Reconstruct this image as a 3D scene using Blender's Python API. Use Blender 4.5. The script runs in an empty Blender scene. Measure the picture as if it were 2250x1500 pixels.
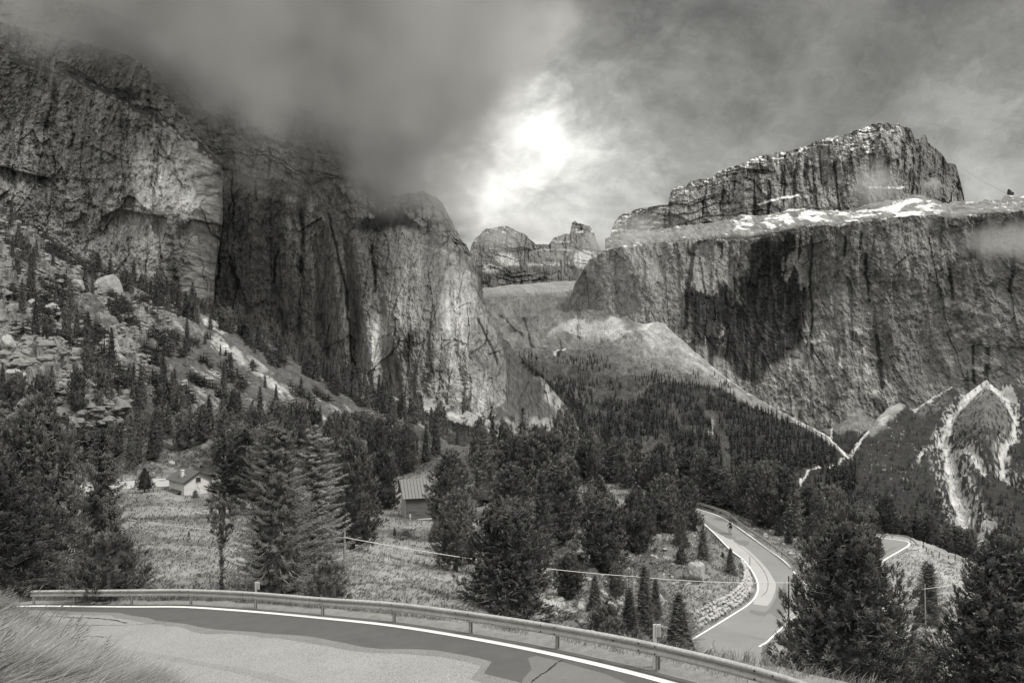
import bpy, math, random
import numpy as np
random.seed(7); rng = np.random.default_rng(7)
S = bpy.context.scene
COL = S.collection
R_ = math.radians
# ------------------------------------------------------------------ camera, sky, sun, exposure
F = 1766.0                     # focal length in photograph pixels (2250 wide)
CX, CY = 1125.0, 750.0
cam_d = bpy.data.cameras.new('camera'); cam = bpy.data.objects.new('camera', cam_d); COL.objects.link(cam)
cam_d.sensor_width = 36; cam_d.lens = F * 36 / 2250; cam_d.clip_end = 30000; cam_d.clip_start = 0.1
cam.location = (0, 0, 0); cam.rotation_euler = (R_(90), 0, 0); S.camera = cam
SUN_EL, SUN_AZ = 52, 120     # azimuth clockwise from the view direction: behind the camera, to the right
W = bpy.data.worlds.new('World'); S.world = W; W.use_nodes = True
S.view_settings.view_transform = 'Standard'; S.view_settings.look = 'None'; S.view_settings.exposure = 0.0
S.view_settings.gamma = 1; S.view_settings.use_curve_mapping = False
S.cycles.max_bounces = 5; S.cycles.diffuse_bounces = 3; S.cycles.glossy_bounces = 2; S.cycles.volume_bounces = 0
S.cycles.transparent_max_bounces = 8; S.cycles.use_denoising = True
S.cycles.volume_step_rate = 1.0; S.cycles.volume_max_steps = 96

def pdir(px, py):
    v = np.array([(px - CX) / F, 1.0, (CY - py) / F]); return v / np.linalg.norm(v)

def build_world():
    nt = W.node_tree; N = nt.nodes; L = nt.links; N.clear()
    out = N.new('ShaderNodeOutputWorld'); bg = N.new('ShaderNodeBackground'); L.new(bg.outputs[0], out.inputs[0])
    tc = N.new('ShaderNodeTexCoord')
    def math_(op, a, b=None, c=None, clamp=False):
        n = N.new('ShaderNodeMath'); n.operation = op; n.use_clamp = clamp
        for i, v in enumerate((a, b, c)):
            if v is None: continue
            if isinstance(v, (int, float)): n.inputs[i].default_value = v
            else: L.new(v, n.inputs[i])
        return n.outputs[0]
    def vmath(op, a, b):
        n = N.new('ShaderNodeVectorMath'); n.operation = op
        for i, v in enumerate((a, b)):
            if isinstance(v, (tuple, list, np.ndarray)): n.inputs[i].default_value = tuple(v)
            elif isinstance(v, (int, float)): n.inputs['Scale'].default_value = v
            else: L.new(v, n.inputs[i])
        return n.outputs['Value'] if op == 'DOT_PRODUCT' else n.outputs[0]
    def noise(vec, scale, detail, rough=.55, dist=0.0):
        n = N.new('ShaderNodeTexNoise'); n.inputs['Scale'].default_value = scale; n.inputs['Detail'].default_value = detail
        n.inputs['Roughness'].default_value = rough; n.inputs['Distortion'].default_value = dist; L.new(vec, n.inputs['Vector']); return n
    D = tc.outputs['Generated']
    # clouds drawn out a little along their drift
    st = N.new('ShaderNodeMapping'); st.inputs['Rotation'].default_value = (0, R_(-28), 0); st.inputs['Scale'].default_value = (.8, 1, 1.25); L.new(D, st.inputs['Vector'])
    w1 = noise(st.outputs[0], 3.2, 6, .62, .3)
    off = vmath('SUBTRACT', w1.outputs['Color'], (.5, .5, .5)); offs = vmath('SCALE', off, .30)
    w2 = noise(st.outputs[0], 13.0, 6, .65, .6); off2 = vmath('SUBTRACT', w2.outputs['Color'], (.5, .5, .5)); offs2 = vmath('SCALE', off2, .085)
    Dw = vmath('ADD', vmath('ADD', D, offs), offs2)
    wn = N.new('ShaderNodeVectorMath'); wn.operation = 'NORMALIZE'; L.new(Dw, wn.inputs[0]); Dn = wn.outputs[0]
    total = None
    # (px, py, radius px, amount): banks of cloud and the bright gap between them, as sky directions
    for px, py, r, amt in SKY_BLOBS:
        c = pdir(px, py); k = 2.0 / (r / F) ** 2
        d = vmath('DOT_PRODUCT', Dn, c)
        e = math_('EXPONENT', math_('MULTIPLY', math_('SUBTRACT', d, 1.0), k))
        t = math_('MULTIPLY', e, amt)
        total = t if total is None else math_('ADD', total, t)
    total = math_('ADD', total, SKY_BASE)
    nz = noise(st.outputs[0], 5.5, 8, .6, .5).outputs[0]
    nf = math_('ADD', math_('MULTIPLY', nz, 2.4), -.2)
    nz2 = noise(st.outputs[0], 2.2, 3, .5, .2).outputs[0]
    nf2 = math_('ADD', math_('MULTIPLY', nz2, 1.5), .25)
    nf3 = math_('ADD', math_('MULTIPLY', noise(Dw, 9.0, 8, .62, .8).outputs[0], 1.3), .35)
    total = math_('MAXIMUM', math_('MULTIPLY', math_('MULTIPLY', math_('MULTIPLY', total, nf), nf2), nf3), .045)
    # unseen sky overhead and behind the viewer, brightened to light the land
    sep = N.new('ShaderNodeSeparateXYZ'); L.new(D, sep.inputs[0])
    def sstep(v, a, b):
        n = N.new('ShaderNodeMapRange'); n.interpolation_type = 'SMOOTHSTEP'; L.new(v, n.inputs[0])
        n.inputs[1].default_value = a; n.inputs[2].default_value = b; return n.outputs[0]
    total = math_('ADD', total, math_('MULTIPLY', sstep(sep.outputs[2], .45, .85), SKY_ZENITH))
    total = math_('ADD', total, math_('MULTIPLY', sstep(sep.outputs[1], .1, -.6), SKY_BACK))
    sky = N.new('ShaderNodeTexSky'); sky.sky_type = 'NISHITA'; sky.sun_disc = False
    sky.sun_elevation = R_(SUN_EL); sky.sun_rotation = R_(SUN_AZ)
    bw = N.new('ShaderNodeRGBToBW'); L.new(sky.outputs[0], bw.inputs[0])
    total = math_('ADD', math_('MULTIPLY', total, 10.0), math_('MULTIPLY', bw.outputs[0], .04))
    cc = N.new('ShaderNodeCombineColor'); L.new(total, cc.inputs[0]); L.new(math_('MULTIPLY', total, .995), cc.inputs[1]); L.new(math_('MULTIPLY', total, .955), cc.inputs[2])
    L.new(cc.outputs[0], bg.inputs[0]); bg.inputs[1].default_value = 0.1
SKY_BASE = .12
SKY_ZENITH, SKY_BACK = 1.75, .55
SKY_BLOBS = [(1125, 350, 110, .50), (1030, 405, 85, .60), (1205, 325, 75, .28), (1195, 430, 50, -.18), (1240, 480, 170, .40), (1100, 400, 230, .26), (1350, 400, 130, .20), (1300, 420, 330, .06), (1750, 240, 330, .09), (1480, 330, 200, .10),
             (2230, 400, 190, .20), (2240, 120, 160, .04), (1050, 20, 200, .06), (560, 60, 260, .03), (1900, 240, 250, .04), (1250, 170, 200, -.035), (780, 330, 200, -.03), (0, 0, 130, -.05), (1500, 60, 300, -.02)]
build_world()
sd = bpy.data.lights.new('sun', 'SUN'); sd.energy = 3.4; sd.angle = R_(8); sd.color = (1, .985, .95)
sun = bpy.data.objects.new('sun', sd); COL.objects.link(sun)
_az = R_(SUN_AZ); _el = R_(SUN_EL)
from mathutils import Vector
SDIR = Vector((math.sin(_az) * math.cos(_el), math.cos(_az) * math.cos(_el), math.sin(_el)))
sun.rotation_euler = SDIR.to_track_quat('Z', 'Y').to_euler()

# ------------------------------------------------------------------ helpers
def tag(o, label=None, cat=None, group=None, kind=None):
    if label: o['label'] = label
    if cat: o['category'] = cat
    if group: o['group'] = group
    if kind: o['kind'] = kind
    return o
def empty(name, loc=(0, 0, 0), rz=0.0):
    o = bpy.data.objects.new(name, None); o.empty_display_size = .2; COL.objects.link(o); o.location = loc; o.rotation_euler = (0, 0, rz); return o
def mesh_np(name, V, Fq, mats, parent=None, smooth=False, attrs=None, mi=None):
    """V (n,3), Fq (m,3|4) index array or list of such arrays"""
    me = bpy.data.meshes.new(name)
    V = np.asarray(V, np.float32); arrs = Fq if isinstance(Fq, list) else [Fq]
    arrs = [np.asarray(a, np.int32) for a in arrs if len(a)]
    me.vertices.add(len(V)); me.vertices.foreach_set('co', V.ravel())
    idx = np.concatenate([a.ravel() for a in arrs]); tot = np.concatenate([np.full(len(a), a.shape[1], np.int32) for a in arrs])
    st = np.concatenate([[0], np.cumsum(tot)[:-1]]).astype(np.int32)
    me.loops.add(len(idx)); me.loops.foreach_set('vertex_index', idx)
    me.polygons.add(len(tot)); me.polygons.foreach_set('loop_start', st)
    try: me.polygons.foreach_set('loop_total', tot)
    except Exception: pass
    if mi is not None: me.polygons.foreach_set('material_index', np.asarray(mi, np.int32))
    me.update(calc_edges=True)
    me.polygons.foreach_set('use_smooth', np.full(len(tot), smooth))
    for k, v in (attrs or {}).items():
        a = me.attributes.new(k, 'FLOAT', 'POINT'); a.data.foreach_set('value', np.asarray(v, np.float32).ravel())
    for m in (mats if isinstance(mats, (list, tuple)) else [mats]): me.materials.append(m)
    me.validate() if False else None
    o = bpy.data.objects.new(name, me); COL.objects.link(o)
    if parent is not None: o.parent = parent
    return o
class MB:
    def __init__(s): s.v = []; s.f4 = []; s.f3 = []; s.n = 0
    def add(s, V, F4=(), F3=()):
        b = s.n; s.v.extend([tuple(map(float, p)) for p in V]); s.n += len(V)
        s.f4.extend([tuple(b + i for i in f) for f in F4]); s.f3.extend([tuple(b + i for i in f) for f in F3])
    def box(s, c, d, rz=0.0, taper=1.0, bev=0.0, M=None):
        x, y, z = d[0] / 2, d[1] / 2, d[2] / 2; P_ = []
        for sz, t in ((-z, 1.0), (z, taper)):
            for sx, sy in ((-1, -1), (1, -1), (1, 1), (-1, 1)):
                X, Y = sx * x * t, sy * y * t
                P_.append((c[0] + X * math.cos(rz) - Y * math.sin(rz), c[1] + X * math.sin(rz) + Y * math.cos(rz), c[2] + sz))
        s.add(P_, [(0, 3, 2, 1), (4, 5, 6, 7), (0, 1, 5, 4), (1, 2, 6, 5), (2, 3, 7, 6), (3, 0, 4, 7)])
    def tube(s, pts, r, n=8, cap=True):
        pts = [Vector(p) for p in pts]; rs = r if isinstance(r, (list, tuple)) else [r] * len(pts); V = []
        for i, p in enumerate(pts):
            t = (pts[min(i + 1, len(pts) - 1)] - pts[max(i - 1, 0)]).normalized()
            u = t.cross(Vector((0, 0, 1)) if abs(t.z) < .9 else Vector((1, 0, 0))).normalized(); w = t.cross(u)
            for k in range(n):
                a = 2 * math.pi * k / n; V.append(p + (u * math.cos(a) + w * math.sin(a)) * rs[i])
        F4 = [(i * n + k, i * n + (k + 1) % n, (i + 1) * n + (k + 1) % n, (i + 1) * n + k) for i in range(len(pts) - 1) for k in range(n)]
        m = len(V); V.append(pts[0]); V.append(pts[-1])
        F3 = [(m, (k + 1) % n, k) for k in range(n)] + [(m + 1, (len(pts) - 1) * n + k, (len(pts) - 1) * n + (k + 1) % n) for k in range(n)]
        s.add(V, F4, F3)
    def build(s, name, mat, parent=None, smooth=False):
        A = []
        if s.f4: A.append(np.array(s.f4))
        if s.f3: A.append(np.array(s.f3))
        return mesh_np(name, np.array(s.v), A, mat, parent, smooth)

def _h(ix, iy, iz, seed):
    n = (ix.astype(np.uint32) * np.uint32(374761393) + iy.astype(np.uint32) * np.uint32(668265263) + iz.astype(np.uint32) * np.uint32(2147483647) + np.uint32(seed * 1013904223 % 4294967295))
    n = (n ^ (n >> np.uint32(13))) * np.uint32(1274126177); n ^= n >> np.uint32(16); n = n * np.uint32(2246822519); n ^= n >> np.uint32(13)
    return n.astype(np.float64) / 4294967295.0
def vn(x, y, z=0.0, seed=0):
    x, y, z = np.broadcast_arrays(np.asarray(x, float), np.asarray(y, float), np.asarray(z, float))
    fx, fy, fz = np.floor(x), np.floor(y), np.floor(z); tx, ty, tz = x - fx, y - fy, z - fz
    ix, iy, iz = fx.astype(np.int64), fy.astype(np.int64), fz.astype(np.int64)
    sx, sy, sz = tx * tx * (3 - 2 * tx), ty * ty * (3 - 2 * ty), tz * tz * (3 - 2 * tz)
    def c(a, b, d): return _h(ix + a, iy + b, iz + d, seed)
    def lerp(a, b, t): return a + (b - a) * t
    lo = lerp(lerp(c(0, 0, 0), c(1, 0, 0), sx), lerp(c(0, 1, 0), c(1, 1, 0), sx), sy)
    if np.all(tz == 0): return lo * 2 - 1
    hi = lerp(lerp(c(0, 0, 1), c(1, 0, 1), sx), lerp(c(0, 1, 1), c(1, 1, 1), sx), sy)
    return lerp(lo, hi, sz) * 2 - 1
def fbm(x, y, z=0.0, o=4, seed=0, g=.5, ridged=False):
    a, s, t = 1.0, 0.0, 0.0
    x, y, z = np.asarray(x, float), np.asarray(y, float), np.asarray(z, float)
    for i in range(o):
        n = vn(x, y, z, seed + i * 17)
        if ridged: n = 1 - 2 * np.abs(n)
        s = s + a * n; t += a; a *= g
        ca, sa = 1.6, 1.2
        x, y = x * ca - y * sa, x * sa + y * ca; z = z * 2
    return s / t
def fbmA(x, y, o=4, seed=0, g=.5, ridged=False):   # keeps the axes apart (for streaks)
    a, s, t = 1.0, 0.0, 0.0
    for i in range(o):
        n = vn(x * 2 ** i + i * 7.3, y * 2 ** i + i * 3.1, 0, seed + i * 17)
        if ridged: n = 1 - 2 * np.abs(n)
        s = s + a * n; t += a; a *= g
    return s / t
def worley(x, y, seed=0):
    fx, fy = np.floor(x), np.floor(y); ix, iy = fx.astype(np.int64), fy.astype(np.int64)
    d1 = np.full(x.shape, 9.0); d2 = np.full(x.shape, 9.0); idv = np.zeros(x.shape); z0 = np.zeros_like(ix)
    for a in (-1, 0, 1):
        for b in (-1, 0, 1):
            cx = fx + a + _h(ix + a, iy + b, z0, seed); cy = fy + b + _h(ix + a, iy + b, z0, seed + 5)
            d = np.hypot(x - cx, y - cy); idn = _h(ix + a, iy + b, z0, seed + 9)
            m = d < d1; d2 = np.where(m, d1, np.minimum(d2, d)); idv = np.where(m, idn, idv); d1 = np.where(m, d, d1)
    return d1, d2, idv
def sst(x, a, b):
    t = np.clip((x - a) / (b - a), 0, 1); return t * t * (3 - 2 * t)
def P3(px, py, d):
    px, py, d = np.broadcast_arrays(np.asarray(px, float), np.asarray(py, float), np.asarray(d, float))
    return np.stack([(px - CX) / F * d, d, (CY - py) / F * d], -1)
class TPS:
    def __init__(s, pts, vals, lam=1e-4):
        s.p = np.array(pts, float) / 500.0; n = len(pts); d = np.hypot(*(s.p[:, None] - s.p[None]).transpose(2, 0, 1))
        K = s.phi(d) + lam * np.eye(n); Pm = np.c_[np.ones(n), s.p]
        A = np.block([[K, Pm], [Pm.T, np.zeros((3, 3))]]); s.w = np.linalg.solve(A, np.r_[vals, 0, 0, 0])
    @staticmethod
    def phi(d): return np.where(d > 1e-9, d * d * np.log(np.maximum(d, 1e-9)), 0)
    def __call__(s, x, y):
        x = np.asarray(x, float) / 500.0; y = np.asarray(y, float) / 500.0; r = s.w[-3] + s.w[-2] * x + s.w[-1] * y
        for i, (a, b) in enumerate(s.p): r = r + s.w[i] * s.phi(np.hypot(x - a, y - b))
        return r
class Surf:                      # a stretch of land known by control points (px, py, distance)
    def __init__(s, ctrl, lam=1e-4, dmax=None):
        s.t = TPS([(a, b) for a, b, c in ctrl], [1000.0 / c for a, b, c in ctrl], lam); ds = [c for *_, c in ctrl]
        s.lo, s.hi = 1000 / (max(ds) * 1.4), 1000 / (min(ds) * .7); s.mod = None
    def d(s, px, py):
        v = 1000.0 / np.clip(s.t(px, py), s.lo, s.hi)
        return s.mod(np.asarray(px, float), np.asarray(py, float), v) if s.mod else v
    def at(s, px, py): return P3(px, py, s.d(px, py))
def poly_y(pl):
    xs = np.array([p[0] for p in pl], float); ys = np.array([p[1] for p in pl], float); return lambda x: np.interp(x, xs, ys)
def grid_faces(nr, nc):
    i = np.arange(nr * nc).reshape(nr, nc); return np.stack([i[:-1, :-1], i[1:, :-1], i[1:, 1:], i[:-1, 1:]], -1).reshape(-1, 4)
def seg_dist(px, py, pts):
    """distance in pixels to a polyline, and the parameter along it"""
    best = np.full(np.shape(px), 1e9); par = np.zeros(np.shape(px)); n = len(pts) - 1
    for i in range(n):
        (x0, y0), (x1, y1) = pts[i][:2], pts[i + 1][:2]; dx, dy = x1 - x0, y1 - y0
        t = np.clip(((px - x0) * dx + (py - y0) * dy) / (dx * dx + dy * dy), 0, 1); d = np.hypot(px - x0 - t * dx, py - y0 - t * dy)
        m = d < best; best = np.where(m, d, best); par = np.where(m, (i + t) / n, par)
    return best, par
def in_poly(px, py, poly):
    px, py = np.asarray(px, float), np.asarray(py, float); c = np.zeros(np.shape(px), bool); n = len(poly)
    for i in range(n):
        (x0, y0), (x1, y1) = poly[i], poly[(i + 1) % n]
        if y0 == y1: continue
        m = ((y0 > py) != (y1 > py)) & (px < (x1 - x0) * (py - y0) / (y1 - y0) + x0); c ^= m
    return c
def sd_poly(px, py, poly):      # signed distance, negative inside
    d, _ = seg_dist(px, py, list(poly) + [poly[0]]); return np.where(in_poly(px, py, poly), -d, d)
def blob(px, py, cx, cy, rx, ry, rot=0.0, soft=.35):
    c, s_ = math.cos(R_(rot)), math.sin(R_(rot)); x = ((px - cx) * c + (py - cy) * s_) / rx; y = (-(px - cx) * s_ + (py - cy) * c) / ry
    return 1 - sst(np.hypot(x, y), 1 - soft, 1 + soft)
def patch(name, surf, x0, x1, top, bot, step, relief, tone, mat, jag=0.0, ground=False, smooth=True, back=0.12, seed=0, xwarp=None, kind='structure', label=None, cat=None, jagw=14):
    nc = int((x1 - x0) / step) + 1; u = np.linspace(x0, x1, nc); yt = poly_y(top)(u); yb = poly_y(bot)(u)
    if jag: yt = yt + jag * (fbm(u / jagw, 0 * u + seed, o=4, seed=seed, g=.6) + .5 * np.round(2 * fbm(u / (jagw * .6), 0 * u + 9, o=2, seed=seed + 3)))
    nr = int(np.max(yb - yt) / step) + 2; v = np.linspace(0, 1, nr)[:, None]
    px = np.broadcast_to(u, (nr, nc)).copy(); py = yt + (yb - yt) * v
    if xwarp is not None: px = px + xwarp(px, py)
    d = surf.d(px, py); p = P3(px, py, d)
    r = relief(px, py, p) if relief else 0 * d
    if ground: p[..., 2] += r
    else: p = P3(px, py, d + r)
    t = tone(px, py, p, r)
    # the land goes on behind its crest and behind its sides
    rows = []
    for k, q in ((1.0, 1.0), (.45, .5), (.15, .15)):
        e = p[0].copy(); e *= (1 + back * k); e[:, 2] -= p[0][:, 1] * back * .5 * k * k; rows.append(e)
    p = np.concatenate([np.stack(rows), p]); t = np.concatenate([np.repeat(t[:1], 3, 0), t])
    L_ = p[:, :1] * (1 + back * .6); Rr = p[:, -1:] * (1 + back * .6)
    p = np.concatenate([L_, p, Rr], 1); t = np.concatenate([t[:, :1], t, t[:, -1:]], 1)
    nr, nc = p.shape[:2]
    o = mesh_np(name, p.reshape(-1, 3), grid_faces(nr, nc), mat, smooth=smooth, attrs={'tone': t})
    tag(o, label, cat, kind=kind); return o

# ------------------------------------------------------------------ materials
TINT = (1.0, .99, .955)
def new_mat(name):
    m = bpy.data.materials.new(name); m.use_nodes = True; nt = m.node_tree; nt.nodes.clear()
    o = nt.nodes.new('ShaderNodeOutputMaterial'); b = nt.nodes.new('ShaderNodeBsdfPrincipled'); nt.links.new(b.outputs[0], o.inputs[0])
    b.inputs['Specular IOR Level'].default_value = .2; return m, nt, b
def nmath(nt, op, a, b=None, clamp=False):
    n = nt.nodes.new('ShaderNodeMath'); n.operation = op; n.use_clamp = clamp
    for i, v in enumerate((a, b)):
        if v is None: continue
        if isinstance(v, (int, float)): n.inputs[i].default_value = v
        else: nt.links.new(v, n.inputs[i])
    return n.outputs[0]
def nnoise(nt, scale, detail=4, rough=.6, stretch=(1, 1, 1), coord='Object', rot=(0, 0, 0)):
    tc = nt.nodes.new('ShaderNodeTexCoord'); mp = nt.nodes.new('ShaderNodeMapping'); mp.inputs['Scale'].default_value = stretch; mp.inputs['Rotation'].default_value = rot
    n = nt.nodes.new('ShaderNodeTexNoise'); n.inputs['Scale'].default_value = scale; n.inputs['Detail'].default_value = detail; n.inputs['Roughness'].default_value = rough
    nt.links.new(tc.outputs[coord], mp.inputs[0]); nt.links.new(mp.outputs[0], n.inputs['Vector']); return n.outputs[0]
def set_tone(nt, b, val):
    c = nt.nodes.new('ShaderNodeCombineColor')
    for i in range(3): nt.links.new(nmath(nt, 'MULTIPLY', val, TINT[i]), c.inputs[i])
    nt.links.new(c.outputs[0], b.inputs['Base Color'])
def add_bump(nt, b, h, strength, dist):
    n = nt.nodes.new('ShaderNodeBump'); n.inputs['Strength'].default_value = strength; n.inputs['Distance'].default_value = dist
    nt.links.new(h, n.inputs['Height']); nt.links.new(n.outputs[0], b.inputs['Normal'])
def mat_tone(name, n1=(.05, (1, 1, 1)), n2=(.3, (1, 1, 1)), amp1=.6, amp2=.8, bump=.6, bdist=1.0, rough=.95, gain=1.0, cr=None):
    """earth, rock or turf: its own colour per vertex ('tone'), broken up by two grains of noise"""
    m, nt, b = new_mat(name); a = nt.nodes.new('ShaderNodeAttribute'); a.attribute_name = 'tone'
    x = nnoise(nt, n1[0], 5, .65, n1[1]); y = nnoise(nt, n2[0], 4, .7, n2[1])
    fx = nmath(nt, 'ADD', nmath(nt, 'MULTIPLY', nmath(nt, 'SUBTRACT', x, .5), amp1 * 2), 1.0)
    fy = nmath(nt, 'ADD', nmath(nt, 'MULTIPLY', nmath(nt, 'SUBTRACT', y, .5), amp2 * 2), 1.0)
    t = nmath(nt, 'MULTIPLY', nmath(nt, 'MULTIPLY', a.outputs['Fac'], fx), fy)
    t = nmath(nt, 'MULTIPLY', t, gain)
    for sc, stt, wd, dk in (cr or ()):
        tc = nt.nodes.new('ShaderNodeTexCoord'); w = nt.nodes.new('ShaderNodeTexNoise'); w.inputs['Scale'].default_value = sc * .8; w.inputs['Detail'].default_value = 4; nt.links.new(tc.outputs['Object'], w.inputs['Vector'])
        sb = nt.nodes.new('ShaderNodeVectorMath'); sb.operation = 'SCALE'; nt.links.new(w.outputs['Color'], sb.inputs[0]); sb.inputs['Scale'].default_value = .42 / sc
        ad = nt.nodes.new('ShaderNodeVectorMath'); ad.operation = 'ADD'; nt.links.new(tc.outputs['Object'], ad.inputs[0]); nt.links.new(sb.outputs[0], ad.inputs[1])
        mp = nt.nodes.new('ShaderNodeMapping'); mp.inputs['Scale'].default_value = stt; nt.links.new(ad.outputs[0], mp.inputs[0]); v = nt.nodes.new('ShaderNodeTexVoronoi'); v.feature = 'DISTANCE_TO_EDGE'; v.inputs['Scale'].default_value = sc; nt.links.new(mp.outputs[0], v.inputs['Vector'])
        m1 = nnoise(nt, sc * .5, 3, .5); e = nmath(nt, 'SUBTRACT', 1.0, nmath(nt, 'MULTIPLY', v.outputs['Distance'], 1 / wd), clamp=True); e = nmath(nt, 'MULTIPLY', e, nmath(nt, 'MULTIPLY', nmath(nt, 'SUBTRACT', m1, .36), 4.0, clamp=True))
        t = nmath(nt, 'MULTIPLY', t, nmath(nt, 'SUBTRACT', 1.0, nmath(nt, 'MULTIPLY', e, dk)))
    t = nmath(nt, 'MAXIMUM', t, .008); set_tone(nt, b, t); b.inputs['Roughness'].default_value = rough
    add_bump(nt, b, nmath(nt, 'ADD', y, nmath(nt, 'MULTIPLY', x, 2.0)), bump, bdist); return m
def mat_flat(name, val, var=.3, scale=8, detail=4, rough=.8, bump=0.0, bdist=.01, metal=0.0, stretch=(1, 1, 1), rand=0.0, var2=None, spec=None, coord='Object'):
    m, nt, b = new_mat(name); n = nnoise(nt, scale, detail, .6, stretch, coord)
    t = nmath(nt, 'MULTIPLY', nmath(nt, 'ADD', nmath(nt, 'MULTIPLY', nmath(nt, 'SUBTRACT', n, .5), var * 2), 1.0), val)
    if var2:
        n2 = nnoise(nt, var2[0], 3, .6, (1, 1, 1), coord); t = nmath(nt, 'MULTIPLY', t, nmath(nt, 'ADD', nmath(nt, 'MULTIPLY', nmath(nt, 'SUBTRACT', n2, .5), var2[1] * 2), 1.0))
    if rand:
        oi = nt.nodes.new('ShaderNodeObjectInfo'); t = nmath(nt, 'MULTIPLY', t, nmath(nt, 'ADD', nmath(nt, 'MULTIPLY', oi.outputs['Random'], rand), 1 - rand / 2))
    set_tone(nt, b, t); b.inputs['Roughness'].default_value = rough; b.inputs['Metallic'].default_value = metal
    if spec is not None: b.inputs['Specular IOR Level'].default_value = spec
    if bump: add_bump(nt, b, n, bump, bdist)
    return m
# ------------------------------------------------------------------ mountains and slopes
M_cliff = mat_tone('near_cliff_rock', (.035, (1, .05, .2)), (.25, (1, .08, .35)), .55, .9, .6, 3.0, gain=1.38, cr=[(.06, (1, .05, .14), .05, .55), (.17, (1, .06, .28), .08, .4)])
M_far = mat_tone('far_cliff_rock', (.014, (1, .05, .2)), (.1, (1, .08, .35)), .5, .85, .6, 8.0, gain=1.22, cr=[(.02, (1, .05, .14), .04, .5), (.06, (1, .06, .28), .07, .35)])
M_slope = mat_tone('scree_and_turf', (.06, (1, 1, 1)), (.5, (1, 1, 1)), .5, .9, .5, .8, gain=.85)
M_valley = mat_tone('valley_turf', (.015, (1, 1, 1)), (.12, (1, 1, 1)), .4, .8, .4, 2.0, gain=.8)
M_meadow = mat_tone('meadow_turf', (.25, (1, 1.6, 1)), (2.5, (1, 2.2, 1)), .5, .9, .7, .25, gain=1.1)

def cliff_relief(sc, amp, seed=0, strata=.5, flute=1.0):
    """buttresses, flutes, blocks and ledges of a wall; sc = size, in metres"""
    def f(px, py, p):
        X, Z = p[..., 0] / sc, p[..., 2] / sc; w = fbm(X * .02, Z * .005, o=3, seed=seed + 1) * 12
        w2 = fbm(X / 5, Z / 16, o=4, seed=seed + 14, g=.65) * 2.2
        a = fbmA((X + w) / 60, Z / 190, 3, seed + 2, .5, True); b = fbmA((X + w * .6) / 18, Z / 90, 4, seed + 3, .55, True)
        _, _, k1 = worley((X + w * .5 + w2) / 24, (Z + w) / 105, seed + 4); _, _, k2 = worley((X + w * .5 + w2) / 9.5, (Z + w2) / 52, seed + 6); _, _, k3 = worley((X + w2) / 4.2, (Z + w2) / 11, seed + 20)
        zl = Z + fbm(X * .03, Z * .03, o=3, seed=seed + 7) * 14 + w2; s = zl / 9.0; led = (s - np.floor(s)); s2 = zl / 23.0; led2 = s2 - np.floor(s2)
        lm = sst(fbm(X / 40, Z / 14, o=3, seed=seed + 12), -.15, .35); fine = fbm(X / 2.2, Z / 3.5, o=4, seed=seed + 8, g=.65)
        return -amp * (6 * a + 3.2 * flute * b + 6.0 * k1 + 4.0 * k2 + 1.8 * k3 - strata * lm * (1.3 * led + 2.0 * led2) + 2.4 * fine)
    return f
def streaks(px, py, wx, wy, seed, thr=.1, soft=.25):     # vertical water and lichen streaks
    n = fbmA((px + 14 * fbm(px / 60, py / 160, o=2, seed=seed)) / wx, py / wy, 4, seed, .6); return sst(n, thr, thr + soft)
def crack(px, py, pts, w=3.0, seed=0, wob=5):
    wx = wob * fbm(px / 25, py / 25, o=3, seed=seed); d, t = seg_dist(px + wx, py + wx * .4, pts); return 1 - sst(d, w * .4, w)

# distant peaks between the two massifs
F_s = Surf([(1040, 640, 4400), (1100, 520, 4600), (1180, 560, 4500), (1250, 520, 4700), (1320, 620, 4600), (1150, 640, 4300), (1260, 650, 4300)])
def tF(px, py, p, r):
    t = .115 + .05 * fbm(px / 25, py / 30, o=4, seed=31) - .10 * streaks(px, py, 5, 34, 32, .15, .3)
    for y0, k, th in ((548, .02, 3), (582, -.03, 5), (530, .0, 2)):
        t = t + .10 * (1 - sst(np.abs(py - y0 - k * (px - 1180) - 4 * fbm(px / 20, py / 8, o=2, seed=33)), 1, th)) * (fbm(px / 12, py / 30, o=3, seed=35) > .1)
    t = np.where(py > 583, t * .6, t); t = t + .25 * (py < 512) * sst(fbm(px / 9, py / 3, o=3, seed=36), .15, .3)
    t = t + .14 * blob(px, py, 1110, 570, 20, 14) + .12 * blob(px, py, 1080, 590, 22, 10) + .18 * blob(px, py, 1285, 570, 24, 20)
    return np.clip(t, .02, .6)
patch('distant_peak', F_s, 1025, 1345, [(1025, 590), (1035, 540), (1045, 522), (1062, 507), (1085, 499), (1110, 497), (1130, 505), (1152, 512), (1165, 525), (1180, 537), (1205, 536), (1215, 525), (1235, 517), (1252, 512), (1256, 490), (1264, 485), (1275, 490), (1296, 498), (1306, 512), (1313, 535), (1322, 550), (1345, 560)],
      [(1025, 665), (1345, 665)], 1.5, cliff_relief(6.0, 5.0, 3, 1.6), tF, M_far, jag=2.5, smooth=False, label='small banded rock peak with a knob summit in the gap between the two massifs', cat='mountain', kind='structure')

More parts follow.
